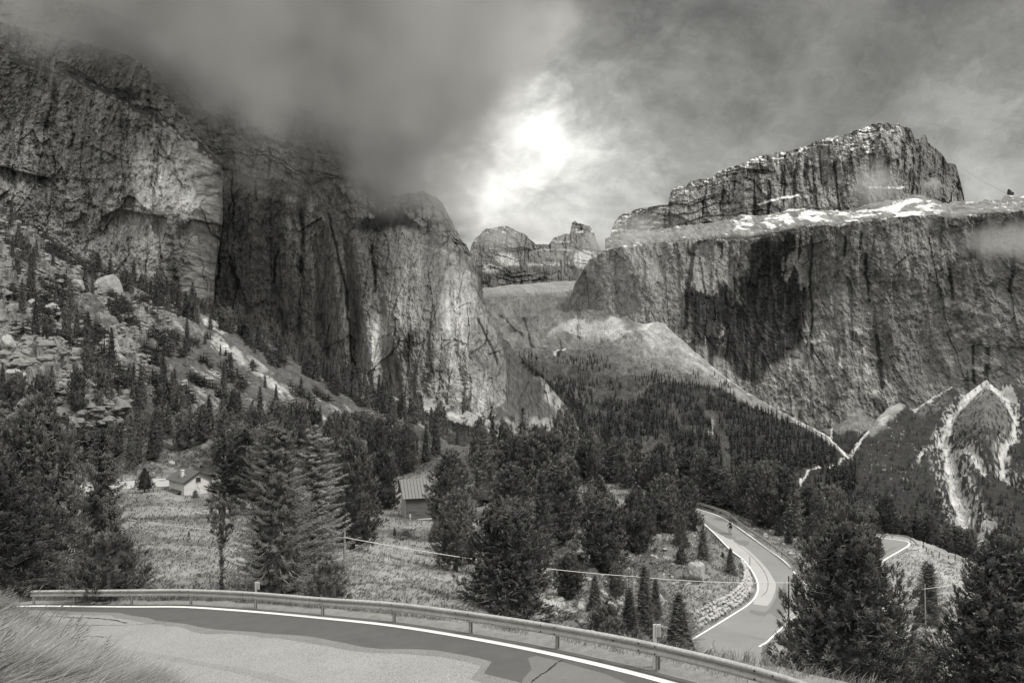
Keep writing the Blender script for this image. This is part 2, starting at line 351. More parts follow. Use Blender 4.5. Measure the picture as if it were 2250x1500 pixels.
# upper block of the right massif
RU_s = Surf([(1350, 520, 3000), (1400, 470, 3000), (1480, 480, 2850), (1600, 420, 2780), (1760, 420, 2720), (1900, 380, 2680), (1980, 350, 2660), (2050, 400, 2800), (2115, 430, 2950), (1700, 500, 2690), (1950, 460, 2650), (1550, 520, 2800)])
def tRU(px, py, p, r):
    tp = poly_y(RU_top)(px); dep = py - tp
    t = .17 + .06 * fbm(px / 40, py / 50, o=4, seed=41)
    st = streaks(px, py, 6, 60, 42, .08, .3) * (blob(px, py, 1780, 400, 260, 75, -12, .5) * .9 + .35)
    t = t - .13 * st
    t = t + .05 * blob(px, py, 1830, 420, 70, 26) + .06 * blob(px, py, 1530, 470, 80, 50)
    for pts in ([(1676, 505), (1670, 440), (1662, 370)], [(1560, 520), (1545, 440)], [(1740, 470), (1748, 400), (1730, 350)], [(1850, 440), (1862, 350)]): t = t - .09 * crack(px, py, pts, 8, 43)
    snow = sst(fbm(px / 10, py / 3.0, o=4, seed=44, g=.65), .1, .22) * (1 - sst(dep, 6, 34)) * sst(2000 - px, 0, 60)
    t = t + .5 * snow
    t = t + .5 * sst(fbm(px / 9, py / 2.2, o=3, seed=45), .2, .3) * blob(px, py, 1880, 330, 60, 16, -15)
    for (a, b, c, d) in ((1668, 447, 1755, 428), (1905, 412, 1985, 412)):
        dd, _ = seg_dist(px, py + 3 * fbm(px / 14, 0 * py, o=2, seed=46), [(a, b), (c, d)]); t = t + .5 * (1 - sst(dd, 1.0, 3.2))
    t = np.where(px < 1470, t - .05 + .25 * sst(fbm(px / 22, py / 3, o=3, seed=47), .25, .35), t)
    return np.clip(t, .018, .75)
RU_top = [(1335, 545), (1345, 500), (1352, 486), (1366, 472), (1400, 460), (1440, 452), (1468, 448), (1473, 422), (1482, 411), (1510, 408), (1518, 396), (1545, 393), (1565, 390), (1580, 376), (1640, 355), (1670, 342), (1740, 330), (1800, 307), (1860, 295), (1905, 278), (1930, 271), (1975, 272), (2000, 283), (2012, 305), (2022, 306), (2026, 296), (2036, 298), (2038, 312), (2055, 326), (2070, 338), (2080, 355), (2100, 362), (2108, 390), (2115, 415), (2122, 452)]
patch('summit_block', RU_s, 1335, 2122, RU_top, [(1335, 560), (1480, 545), (1640, 530), (1760, 500), (1900, 490), (2060, 480), (2122, 470)], 1.9, cliff_relief(4.2, 4.0, 11, 1.3, 1.4), tRU, M_far, jag=2.2, smooth=False, label='flat-topped rock block streaked dark with snow along its sloping rim', cat='mountain')

RW_top = [(1250, 660), (1262, 625), (1280, 590), (1300, 565), (1325, 549), (1345, 541), (1420, 536), (1480, 530), (1560, 525), (1640, 527), (1720, 507), (1780, 492), (1840, 494), (1900, 482), (2040, 472), (2100, 480), (2150, 470), (2320, 458)]
RW_s = Surf([(1260, 640, 2750), (1330, 600, 2620), (1400, 700, 2500), (1480, 600, 2520), (1500, 760, 2450), (1640, 560, 2480), (1640, 760, 2420), (1760, 520, 2380), (1765, 800, 2300), (1900, 600, 2350), (1930, 800, 2290), (2000, 600, 2280), (2100, 750, 2210), (2150, 560, 2250), (2250, 700, 2110), (2250, 500, 2180), (1800, 960, 2260), (2000, 940, 2190), (2250, 920, 2040), (1500, 950, 2360)])
# snowy terrace at its foot
RL_top = [(1330, 520), (1480, 500), (1560, 490), (1600, 478), (1680, 470), (1735, 455), (1790, 462), (1880, 455), (1960, 435), (2020, 430), (2070, 446), (2115, 440), (2150, 447), (2185, 441), (2200, 437), (2212, 424), (2218, 419), (2224, 427), (2250, 430), (2320, 432)]
RL_s = Surf([(1340, 520, 2900), (1480, 500, 2780), (1600, 480, 2700), (1760, 455, 2650), (1960, 440, 2600), (2120, 445, 2500), (2300, 440, 2350), (1340, 560, 2600), (1480, 545, 2480), (1640, 535, 2400), (1800, 500, 2380), (2000, 485, 2300), (2300, 470, 2150)])
RL_s.mod = lambda px, py, d: (lambda k: 1 / ((1 - k) / d + k / RW_s.d(px, py)))(sst(py - poly_y(RW_top)(px), -34, 2))
def tRL(px, py, p, r):
    n = fbm(px / 26 + py / 30, py / 6, o=5, seed=51, g=.65)
    amt = .45 * blob(px, py, 1660, 490, 60, 22) + .5 * blob(px, py, 1880, 472, 130, 18) + .5 * blob(px, py, 2010, 455, 60, 20) + .3 * blob(px, py, 1750, 475, 40, 22) + .2 * sst(px, 2080, 2120)
    t = .14 + .42 * sst(n, .42 - amt, .62 - amt) + .05 * fbm(px / 8, py / 4, o=3, seed=52)
    return np.clip(t, .04, .8)
patch('snowy_terrace', RL_s, 1330, 2480, RL_top, [(x_, y_ + 5) for x_, y_ in RW_top if x_ > 1320], 2.0, lambda px, py, p: sst(poly_y(RW_top)(px) - py, 2, 24) * 14 * fbm(p[..., 0] / 60, p[..., 1] / 60, o=5, seed=53, g=.6), tRL, M_far, jag=2.5, ground=True, label='terrace of scree and fresh snow below the summit block', cat='ledge')

# great lower wall of the right massif
def tRW(px, py, p, r):
    wx = px + 16 * fbm(px / 30, py / 50, o=4, seed=61); wy = py + 16 * fbm(px / 30, py / 30, o=4, seed=62)
    t = .125 + .045 * fbm(px / 50, py / 50, o=5, seed=63) + .03 * fbm(px / 4, py / 7, o=3, seed=64)
    t = t * (1 - .35 * streaks(px, py, 9, 90, 65, .18, .3))
    t = t + .035 * (px < 1520) + .04 * sst(py, 780, 900)
    face = [(1505, 545), (1560, 532), (1720, 515), (1775, 505), (1780, 560), (1778, 700), (1760, 770), (1720, 790), (1690, 815), (1650, 850), (1600, 810), (1560, 780), (1515, 730), (1500, 660)]
    inside = 1 - sst(sd_poly(wx, wy, face), -12, 8)
    lich = fbmA((px + 20 * fbm(px / 40, py / 60, o=2, seed=66)) / 26, py / 95, 5, 67, .62)
    bias = .32 * blob(px, py, 1680, 640, 60, 110, 8, .5) + .25 * blob(px, py, 1560, 690, 48, 100, 0, .5) + .25 * blob(px, py, 1660, 780, 60, 50) - .35 * blob(px, py, 1735, 600, 30, 50) - .35 * blob(px, py, 1555, 590, 35, 60) - .3 * blob(px, py, 1725, 700, 26, 36)
    dk = sst(lich + bias * 1.3, -.15, -.04) * (.82 + .18 * sst(fbmA(px / 5, py / 45, 3, 268), -.35, .0))
    t = t * (1 - inside) + inside * (.165 + .06 * fbmA(px / 6, py / 40, 3, 68)) * (1 - dk) + inside * dk * (.018 + .024 * np.clip(fbm(px / 5, py / 6, o=3, seed=69), 0, 1))
    for pts, w in (([(1783, 520), (1782, 640), (1785, 780)], 5), ([(1505, 720), (1512, 640), (1522, 560)], 7), ([(1560, 850), (1565, 740)], 9), ([(1632, 860), (1640, 760)], 6), ([(1910, 660), (1902, 600), (1906, 560)], 6), ([(1940, 850), (1932, 780), (1926, 740)], 8), ([(2095, 660), (2085, 590)], 5), ([(2168, 850), (2170, 760)], 7), ([(2140, 840), (2138, 760)], 5), ([(1855, 560), (1856, 520)], 5), ([(1890, 545), (1892, 510)], 5), ([(2140, 560), (2150, 480)], 12), ([(2220, 640), (2228, 540)], 7), ([(1925, 880), (1950, 930)], 12)):
        t = t * (1 - .8 * crack(px, py, pts, w, 71))
    lite = sst(fbm((px + py * .5) / 34, (py - px * .4) / 16, o=5, seed=72, g=.62), .12, .4)
    t = t + lite * .16 * (blob(px, py, 1860, 800, 120, 90, 20, .5) + blob(px, py, 1930, 640, 90, 110, 0, .5) * .6 + blob(px, py, 2140, 780, 60, 130, 15, .5) + blob(px, py, 1700, 860, 110, 60, 20, .5) + blob(px, py, 2090, 640, 70, 120, 20, .6) * .5) * (1 - inside)
    rim = py - poly_y(RW_top)(px); t = t + .3 * (1 - sst(rim, 1, 7)) * (fbm(px / 18, py / 4, o=3, seed=73) > .05)
    return np.clip(t, .015, .6)
def rRW(px, py, p):
    r = cliff_relief(3.6, 2.2, 21, .3, 1.1)(px, py, p)
    r2 = 45 * fbm(p[..., 0] / 170, p[..., 2] / 520, o=4, seed=24, ridged=True) * -1
    return r * (.75 + .25 * sst(px, 1300, 1600)) + r2 * .8
patch('great_rock_wall', RW_s, 1250, 2480, RW_top, [(1250, 760), (1400, 900), (1600, 1000), (1800, 1020), (2320, 1000)], 2.0, rRW, tRW, M_far, jag=2.0, smooth=False, label='vast grey rock wall on the right with a black lichen-stained face', cat='cliff')

# scree bowl and wooded valley side
C_top = [(1030, 650), (1060, 634), (1110, 627), (1160, 624), (1200, 620), (1268, 616), (1276, 640), (1300, 662), (1335, 690), (1362, 700), (1378, 694), (1392, 706), (1415, 712), (1445, 706), (1462, 712), (1485, 735), (1520, 765), (1580, 815), (1640, 860), (1700, 893), (1760, 925), (1820, 960), (1858, 996), (1880, 1012)]
C_s = Surf([(1040, 650, 3700), (1150, 626, 3700), (1268, 620, 3500), (1150, 680, 2700), (1250, 700, 2450), (1375, 700, 2350), (1445, 708, 2250), (1090, 740, 2000), (1200, 760, 1800), (1350, 760, 1900), (1520, 765, 2000), (1640, 860, 1650), (1760, 925, 1350), (1858, 996, 1080), (1180, 830, 1450), (1300, 850, 1350), (1450, 850, 1500), (1300, 920, 1000), (1450, 930, 1080), (1600, 950, 1050), (1300, 1000, 700), (1500, 1020, 680), (1750, 1080, 700), (1700, 1000, 900), (1100, 900, 1150), (1600, 1100, 520)])
clear = [(1395, 930), (1420, 925), (1470, 975), (1490, 1010), (1400, 1010)]
def forest_mask(px, py):
    wx = px + 14 * fbm(px / 25, py / 20, o=3, seed=81); wy = py + 12 * fbm(px / 25, py / 20, o=3, seed=82)
    up = poly_y([(1180, 835), (1250, 855), (1300, 905), (1350, 905), (1410, 870), (1450, 832), (1520, 850), (1545, 835), (1590, 850), (1640, 885), (1700, 915), (1760, 945), (1810, 975), (1850, 1000), (1900, 1010)])(wx)
    m = sst(wy - up, -4, 10)
    m = m * sst(seg_dist(wx, wy, [(1535, 885), (1570, 930), (1590, 965), (1600, 1010)])[0], 5, 12)
    m = m * sst(seg_dist(wx, wy, [(1450, 880), (1500, 935), (1520, 950)])[0], 4, 12) * (1 - blob(wx, wy, 1440, 970, 36, 42, 30)) * (1 - .7 * blob(wx, wy, 1560, 870, 20, 12))
    return m
def tC(px, py, p, r):
    wx = px + 10 * fbm(px / 24, py / 18, o=4, seed=83); wy = py + 8 * fbm(px / 24, py / 18, o=4, seed=84)
    g = fbm(px / 30, py / 16, o=5, seed=85, g=.6) + .9 * fbm(px / 6, py / 4, o=4, seed=285, g=.65)
    t = .125 + .05 * g
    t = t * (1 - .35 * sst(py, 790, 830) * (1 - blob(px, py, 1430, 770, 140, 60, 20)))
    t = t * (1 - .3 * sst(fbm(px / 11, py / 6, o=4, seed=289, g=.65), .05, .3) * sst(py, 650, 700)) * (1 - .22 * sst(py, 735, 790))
    t = t + .10 * (1 - sst(py, 628, 660)) + .04 * sst(fbm((px * .8 + py * .6) / 50, (py * .8 - px * .6) / 6, o=3, seed=86), .1, .4) * (py < 760)
    ridge = poly_y(C_top)(px); t = t + .05 * (1 - sst(py - ridge, 15, 60)) * sst(px, 1390, 1440)
    t = t + .08 * blob(wx, wy, 1440, 760, 120, 45, 20) * (.5 + fbm(px / 5, py / 4, o=3, seed=87))
    fan = 1 - sst(np.minimum(sd_poly(wx, wy, [(1350, 696), (1366, 712), (1388, 730), (1352, 741), (1335, 733), (1290, 734), (1205, 729), (1262, 712), (1316, 708)]), sd_poly(wx, wy, [(1395, 722), (1412, 708), (1440, 706), (1418, 722)])), -4, 5)
    t = t + fan * (.17 + .10 * fbmA((px + py * 1.2) / 7, (py - px * .3) / 40, 3, 288))
    apron = (1 - sst(py - poly_y(C_top)(px), 20, 85)) * sst(px, 1380, 1430); t = t + apron * (.05 + .09 * sst(fbmA((px * .8 + py * .6) / 70, (py * .8 - px * .6) / 5, 3, 290), -.1, .3))
    for pts, w in (([(1150, 700), (1165, 740), (1200, 775)], 2.5), ([(1230, 740), (1232, 770), (1225, 790)], 2.5), ([(1100, 690), (1150, 735)], 2.0)): t = t - .09 * crack(px, py, pts, w * 1.6, 88, 8)
    t = t + .25 * crack(px, py, [(1240, 755), (1232, 775), (1222, 785)], 4, 89, 10)
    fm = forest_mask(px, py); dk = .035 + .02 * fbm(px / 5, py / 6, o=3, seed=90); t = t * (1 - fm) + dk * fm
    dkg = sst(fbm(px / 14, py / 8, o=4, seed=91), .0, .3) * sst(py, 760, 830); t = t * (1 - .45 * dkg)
    riv, _ = seg_dist(wx, wy, [(1790, 942), (1825, 965), (1848, 990), (1862, 1004), (1856, 1022), (1820, 1045), (1785, 1065), (1760, 1086)]); t = t + .38 * (1 - sst(riv, 1.5, 4.2)) * (fbm(px / 4, py / 4, o=2, seed=92) > -.35)
    t = t + .2 * (1 - sst(seg_dist(wx, wy, [(1600, 835), (1700, 893), (1790, 942)])[0], 1.5, 5)) * sst(fbm(px / 6, py / 5, o=3, seed=93), -.2, .3)
    t = t + .28 * blob(wx, wy, 1560, 952, 8, 5) + .2 * blob(wx, wy, 1567, 940, 4, 7)
    return np.clip(t, .015, .62)
def rC(px, py, p):
    X, Y = p[..., 0], p[..., 1]; r = 26 * fbm(X / 160, Y / 240, o=4, seed=95) + 7 * fbm(X / 25, Y / 40, o=4, seed=96, g=.6) + 3.0 * fbm(X / 7, Y / 14, o=3, seed=97, g=.6)
    return r * (1 - .9 * (1 - sst(py - poly_y(C_top)(px), 2, 30)))
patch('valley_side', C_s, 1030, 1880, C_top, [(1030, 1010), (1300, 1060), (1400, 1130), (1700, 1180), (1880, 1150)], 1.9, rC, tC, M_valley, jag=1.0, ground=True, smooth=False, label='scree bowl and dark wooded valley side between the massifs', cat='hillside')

# low mound at the wall foot, then the gullied slope on the right
C2_s = Surf([(1780, 940, 1750), (1880, 915, 1700), (1960, 950, 1650), (1780, 1020, 1250), (1960, 1020, 1250), (1870, 980, 1450)])
def tC2(px, py, p, r):
    wx = px + 8 * fbm(px / 14, py / 12, o=3, seed=101); n = fbm(px / 4, py / 5, o=4, seed=102)
    t = .13 + .09 * n; dk = sst(py + 10 * fbm(px / 14, py / 10, o=3, seed=103), 948, 956); t = t * (1 - dk) + (.022 + .012 * n) * dk
    t = t + .3 * (1 - sst(seg_dist(wx, py, [(1828, 930), (1830, 945), (1828, 965)])[0], 1, 3)); return np.clip(t, .015, .5)
patch('wooded_mound', C2_s, 1770, 1975, [(1770, 932), (1800, 945), (1822, 942), (1840, 930), (1870, 914), (1895, 912), (1920, 924), (1950, 940), (1975, 950)], [(1770, 1030), (1975, 1030)], 2.0, lambda px, py, p: 5 * fbm(p[..., 0] / 20, p[..., 1] / 30, o=4, seed=104), tC2, M_valley, jag=1, ground=True, label='low brushy mound at the foot of the right wall', cat='mound')
D_top = [(1740, 1105), (1800, 1058), (1845, 1024), (1862, 1002), (1880, 975), (1905, 948), (1930, 915), (1955, 893), (1978, 884), (1990, 890), (2000, 902), (2015, 896), (2050, 872), (2075, 858), (2092, 848), (2106, 862), (2122, 868), (2145, 850), (2168, 834), (2186, 850), (2196, 858), (2206, 842), (2216, 838), (2235, 850), (2320, 872)]
D_s = Surf([(1740, 1105, 640), (1860, 1005, 1060), (1960, 892, 1500), (2090, 850, 1560), (2168, 836, 1600), (2300, 872, 1500), (2000, 980, 1180), (2168, 960, 1180), (1850, 1100, 640), (1950, 1160, 520), (2100, 1120, 620), (2250, 1150, 600), (2250, 1030, 900), (2100, 1220, 430), (2300, 1240, 430), (1900, 1230, 400), (2090, 1000, 1080), (2230, 960, 1200)])
GUL = [([(2150, 852), (2105, 900), (2075, 950), (2085, 1010), (2100, 1070), (2118, 1120), (2125, 1150), (2168, 1188)], 17), ([(2088, 1010), (2100, 1070), (2118, 1125), (2128, 1152), (2160, 1182)], 30), ([(2075, 950), (2045, 975), (2022, 1002)], 8), ([(2178, 848), (2215, 890), (2232, 925), (2222, 970), (2200, 1005), (2205, 1035), (2260, 1075)], 12), ([(2085, 985), (2130, 1000), (2165, 1030)], 9), ([(1905, 950), (1880, 985), (1862, 1004)], 5), ([(1862, 1004), (1856, 1022), (1820, 1045), (1785, 1065), (1755, 1092)], 6), ([(2010, 905), (2050, 872), (2092, 849)], 3), ([(2105, 1050), (2145, 1110), (2130, 1150)], 8)]
def tD(px, py, p, r):
    wx = px + 9 * fbm(px / 9, py / 9, o=4, seed=111, g=.65); wy = py + 9 * fbm(px / 9, py / 9, o=4, seed=112, g=.65)
    n = fbm(px / 5, py / 5, o=4, seed=113, g=.65); t = .032 + .018 * n
    t = t + .16 * (fbm(px / 5, py / 2.4, o=3, seed=114) > .5) * (vn(px / 60, py / 40, 0, 119) > .0)
    cone = in_poly(wx, wy, [(2166, 840), (2205, 900), (2220, 940), (2205, 985), (2180, 1010), (2150, 990), (2115, 970), (2095, 950), (2110, 905), (2140, 865)])
    t = np.where(cone, .12 + .04 * n - .09 * (fbm(px / 4, py / 4, o=3, seed=115) > .28) - .07 * sst(py, 940, 985) * (fbm(px / 16, py / 10, o=3, seed=116) > -.05), t)
    cone2 = in_poly(wx, wy, [(2215, 842), (2230, 862), (2240, 900), (2215, 880), (2200, 856)]); t = np.where(cone2, .22 + .05 * n, t)
    t = t + .26 * blob(wx, wy, 1958, 905, 34, 13, -38, .3) + .12 * blob(wx, wy, 1925, 935, 30, 12, -38)
    t = t + .07 * blob(wx, wy, 2050, 890, 40, 18, -30) * (fbm(px / 5, py / 4, o=3, seed=117) > -.1)
    for pts, w in GUL:
        d, _ = seg_dist(wx, wy, pts); m = (1 - sst(d, w * .35, w * .6)) * (fbm(px / 4, py / 5, o=3, seed=218) > -.42); frag = (1 - sst(d, w * 1.0, w * 1.9)) * (fbm(px / 4, py / 4, o=3, seed=118) > .12)
        t = np.maximum(t, np.maximum(m * (.42 + .2 * n), frag * .30))
    return np.clip(t, .012, .65)
def rD(px, py, p):
    X, Y = p[..., 0], p[..., 1]; r = 12 * fbm(X / 90, Y / 120, o=4, seed=121) + 3 * fbm(X / 14, Y / 20, o=4, seed=122, g=.6)
    for pts, w in GUL: d, _ = seg_dist(px, py, pts); r = r - 7 * (1 - sst(d, 0, w * 1.6))
    r = r + 26 * np.clip(1 - np.hypot((px - 2165) / 75, (py - 940) / 110), 0, 1)
    return r * sst(py - poly_y(D_top)(px), 0, 25)
patch('gullied_slope', D_s, 1740, 2480, D_top, [(1740, 1200), (1850, 1260), (2320, 1320)], 1.9, rD, tD, M_valley, jag=1.5, ground=True, smooth=False, label='dark scrub slope cut by pale rubble gullies on the right', cat='hillside')

# left massif: hidden upper tier, main wall, nearer tower wall, grassy spur, talus
U_s = Surf([(-60, 100, 900), (100, 200, 900), (380, 250, 1000), (600, 300, 1150), (830, 420, 1300), (1000, 540, 1380), (500, 420, 1050), (800, 520, 1250), (950, 600, 1320)])
def tU(px, py, p, r): return np.clip(.12 + .05 * fbm(px / 12, py / 18, o=4, seed=131) - .06 * streaks(px, py, 9, 50, 132), .02, .4)
patch('upper_tier', U_s, -300, 1062, [(-80, -40), (200, 10), (330, 60), (420, 130), (560, 200), (700, 250), (800, 300), (828, 345), (840, 420), (870, 430), (930, 420), (968, 440), (985, 470), (1005, 510), (1030, 548), (1045, 585), (1062, 640)], [(-80, 300), (330, 500), (1062, 760)], 3.0, cliff_relief(2.2, 2.4, 41, .8), tU, M_cliff, jag=3, smooth=False, label='upper rock tier of the left massif lost in cloud', cat='cliff')
L2_top = [(430, 330), (470, 362), (490, 374), (560, 388), (640, 402), (690, 425), (740, 462), (775, 478), (820, 480), (860, 452), (880, 462), (930, 500), (975, 518), (1005, 540), (1030, 565), (1045, 600), (1060, 650), (1085, 700), (1104, 735), (1112, 770), (1116, 830)]
L2_s = Surf([(430, 400, 940), (500, 600, 928), (600, 420, 965), (600, 700, 940), (700, 500, 955), (760, 650, 925), (760, 850, 905), (850, 500, 985), (850, 700, 915), (900, 850, 885), (950, 520, 1040), (960, 700, 925), (1000, 850, 890), (1030, 600, 1070), (1050, 750, 950), (1090, 750, 1010), (1095, 900, 930), (480, 800, 905)])
def tL2(px, py, p, r):
    wx = px + 10 * fbm(px / 22, py / 30, o=4, seed=141); wy = py + 10 * fbm(px / 22, py / 30, o=4, seed=142)
    t = .145 + .045 * fbm(px / 40, py / 50, o=5, seed=143) + .03 * fbmA(px / 3.5, py / 9, 3, 144)
    t = t * (1 - .22 * (px < 680) * (py < 690))
    t = t * (1 - .5 * streaks(px, py, 11, 90, 145, .22, .3))
    L = [(640, 470, 14, 70, 0, .16), (690, 470, 12, 70, 0, .14), (660, 590, 40, 55, 10, .10), (700, 600, 10, 40, 0, .2), (622, 660, 16, 20, 0, .12), (845, 690, 45, 70, 10, .17), (815, 770, 22, 60, 0, .20), (890, 560, 30, 50, 0, .06), (905, 700, 40, 30, 0, .08), (1000, 700, 22, 75, 0, .17), (1030, 640, 18, 60, 0, .10), (1010, 800, 22, 70, 0, .14), (1045, 880, 30, 60, 0, .12), (760, 700, 18, 30, 0, .10), (590, 520, 12, 60, 0, .06)]
    for cx, cy, rx, ry, ro, a in L: t = t + .75 * a * blob(wx, wy, cx, cy, rx, ry, ro, .7) * (.5 + .8 * streaks(px, py, 6, 50, 146, -.2, .5))
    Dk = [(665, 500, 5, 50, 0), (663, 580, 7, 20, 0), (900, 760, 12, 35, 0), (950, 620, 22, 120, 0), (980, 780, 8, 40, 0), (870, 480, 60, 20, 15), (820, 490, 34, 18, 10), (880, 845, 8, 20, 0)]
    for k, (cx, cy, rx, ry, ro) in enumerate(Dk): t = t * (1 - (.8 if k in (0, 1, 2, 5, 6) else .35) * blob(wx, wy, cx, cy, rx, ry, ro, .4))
    for pts, w in (([(722, 470), (745, 560), (760, 640), (766, 700)], 5), ([(768, 700), (770, 760), (785, 830)], 4), ([(820, 540), (823, 640)], 5), ([(478, 380), (487, 480), (480, 600), (470, 660)], 6), ([(610, 550), (600, 620)], 4), ([(510, 380), (512, 470)], 4), ([(560, 400), (565, 440)], 4), ([(1050, 700), (1080, 760), (1095, 800)], 4), ([(870, 700), (862, 780)], 3)):
        t = t * (1 - .8 * crack(px, py, pts, w, 147, 6))
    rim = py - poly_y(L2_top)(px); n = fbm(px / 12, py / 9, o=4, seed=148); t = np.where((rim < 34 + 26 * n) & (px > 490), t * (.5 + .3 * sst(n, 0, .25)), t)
    t = t + .10 * sst(py, 800, 900) * sst(fbm(px / 8, py / 10, o=3, seed=149), -.1, .3)
    return np.clip(t, .016, .5)
def rL2(px, py, p):
    r = cliff_relief(1.35, 1.5, 51, .35, 1.3)(px, py, p)
    for cx, w, a in ((700, 26, 26), (765, 16, 30), (820, 22, 14), (980, 14, 12), (520, 30, 10), (600, 18, 12)):
        r = r + a * np.exp(-((px - cx - .12 * (py - 600)) / w) ** 2)
    r = r + 40 * (1 - sst(py - poly_y(L2_top)(px), 0, 45)) 
    return r
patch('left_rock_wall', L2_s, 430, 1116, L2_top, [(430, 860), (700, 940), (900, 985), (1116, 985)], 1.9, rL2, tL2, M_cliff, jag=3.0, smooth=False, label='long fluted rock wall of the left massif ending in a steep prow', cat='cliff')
L1_top = [(-80, 20), (0, 50), (150, 85), (280, 120), (325, 150), (350, 205), (375, 222), (398, 248), (420, 285), (455, 322), (478, 345), (486, 372)]
L1_s = Surf([(-60, 100, 660), (-60, 500, 640), (0, 350, 655), (150, 200, 690), (150, 450, 668), (150, 620, 655), (300, 200, 705), (300, 420, 682), (300, 620, 668), (400, 350, 705), (400, 640, 690), (455, 450, 712), (486, 400, 765), (486, 600, 760), (486, 740, 750)])
LED = [(-60, 90), (60, 140), (150, 165), (230, 200), (290, 238), (345, 262), (400, 300), (440, 325), (486, 360)]
def tL1(px, py, p, r):
    wx = px + 10 * fbm(px / 20, py / 24, o=4, seed=151); wy = py + 10 * fbm(px / 20, py / 24, o=4, seed=152)
    t = .145 + .05 * fbm(px / 30, py / 36, o=5, seed=153) + .035 * fbmA(px / 4, py / 9, 3, 154)
    br = [(400, 400, 90, 75, 0, .13), (330, 430, 90, 60, 0, .10), (450, 500, 38, 80, 0, .13), (360, 340, 70, 60, 20, .07), (440, 620, 34, 60, 0, .15), (300, 560, 70, 50, 0, .06), (110, 230, 40, 26, 0, .05), (140, 260, 30, 16, 10, .05), (60, 320, 30, 60, 0, .06), (270, 480, 40, 25, 0, .08)]
    for cx, cy, rx, ry, ro, a in br: t = t + a * blob(wx, wy, cx, cy, rx, ry, ro, .6)
    t = t * (1 - .42 * streaks(px, py, 8, 55, 155, .15, .3) * (1 - .7 * blob(px, py, 410, 440, 80, 130)))
    d, _ = seg_dist(wx, wy, LED); t = t * (1 - .78 * (1 - sst(d, 5, 12)) * (fbm(px / 8, py / 6, o=3, seed=156) > -.3))
    t = t * (1 - .75 * blob(wx, wy, 280, 205, 36, 12, 20))
    for pts, w in (([(225, 475), (260, 458), (300, 452), (330, 470), (362, 478)], 4), ([(330, 410), (340, 300), (350, 340), (400, 410)], 4), ([(345, 300), (380, 360), (400, 412)], 5), ([(0, 365), (60, 372), (100, 390)], 5), ([(100, 392), (130, 385), (155, 402)], 5), ([(390, 500), (425, 482), (470, 495), (486, 494)], 4), ([(155, 230), (158, 330)], 5), ([(155, 280), (160, 330)], 6), ([(268, 430), (272, 460)], 3), ([(420, 390), (480, 380)], 3), ([(415, 560), (440, 570), (455, 640)], 4), ([(345, 570), (350, 610)], 6), ([(180, 440), (230, 470), (190, 540)], 5), ([(0, 445), (20, 330)], 4), ([(195, 640), (260, 590), (290, 530)], 4)):
        t = t * (1 - .6 * crack(px, py, pts, w * .8, 157, 16) * (fbm(px / 9, py / 9, o=2, seed=158) > -.35))
    return np.clip(t * (1.05 + .35 * sst(px, 200, 330)), .018, .6)
def rL1(px, py, p):
    r = cliff_relief(1.0, 1.25, 61, .45, 1.0)(px, py, p)
    led = np.interp(px, [q[0] for q in LED], [q[1] for q in LED]); r = r + 45 * (1 - sst(py - led, -8, 10))
    for pts, a, w in (([(225, 475), (260, 458), (330, 470), (362, 478)], 10, 16), ([(390, 500), (425, 482), (486, 494)], 9, 14), ([(0, 365), (100, 390)], 8, 14)):
        yy = np.interp(px, [q[0] for q in pts], [q[1] for q in pts]); m = sst(px, pts[0][0] - 10, pts[0][0] + 10) * (1 - sst(px, pts[-1][0] - 10, pts[-1][0] + 10)); r = r + m * a * sst(py - yy, -1, 4) * (1 - sst(py - yy, w, w * 5))
    return r
def xwL1(px, py): return sst(px, 380, 486) * np.interp(py, [340, 400, 480, 540, 600, 680, 760], [0, 2, 4, -4, -14, -16, -10])
patch('left_tower_wall', L1_s, -300, 486, L1_top, [(-80, 620), (100, 660), (300, 760), (486, 800)], 1.9, rL1, tL1, M_cliff, jag=3.0, smooth=False, xwarp=xwL1, back=.06, label='nearer pale rock tower wall at the far left', cat='cliff')
L3_top = [(1080, 800), (1092, 760), (1104, 742), (1118, 752), (1128, 772), (1150, 792), (1165, 812), (1185, 826), (1200, 838), (1218, 862), (1240, 888), (1258, 912), (1272, 940), (1284, 975)]
L3_s = Surf([(1080, 820, 1080), (1110, 760, 1150), (1200, 845, 980), (1280, 970, 860), (1100, 980, 760), (1200, 980, 780), (1150, 900, 900)])
def tL3(px, py, p, r):
    wx = px + 12 * fbm(px / 16, py / 20, o=4, seed=161); n = fbm(px / 7, py / 12, o=4, seed=162)
    t = .055 + .012 * n + .03 * (fbm((px + py) / 30, (py - px) / 4, o=3, seed=163) > .35)
    edge = poly_y(L3_top)(px); rk = sst(wx - (1128 + (py - 760) * .42), 20, 36) * sst(py, 790, 830) + sst(py + 20 * n, 905, 935); rk = np.clip(rk, 0, 1)
    t = t * (1 - rk) + rk * (.16 + .10 * fbmA(px / 5, py / 14, 4, 164)); t = t * (1 - .7 * (rk > .2) * (fbm(px / 8, py / 10, o=3, seed=165) > .25))
    return np.clip(t, .02, .42)
patch('grassy_spur', L3_s, 1080, 1284, L3_top, [(1080, 1010), (1284, 1010)], 1.9, lambda px, py, p: cliff_relief(1.2, .8, 71, .2)(px, py, p) * sst(px - (1128 + (py - 760) * .42), 0, 40), tL3, M_cliff, jag=2.0, smooth=False, label='dark grassy spur edged with pale rock below the left prow', cat='spur')
T_s = Surf([(800, 840, 800), (900, 882, 790), (1000, 905, 800), (1120, 955, 760), (800, 940, 600), (1000, 980, 600), (1180, 990, 620)])
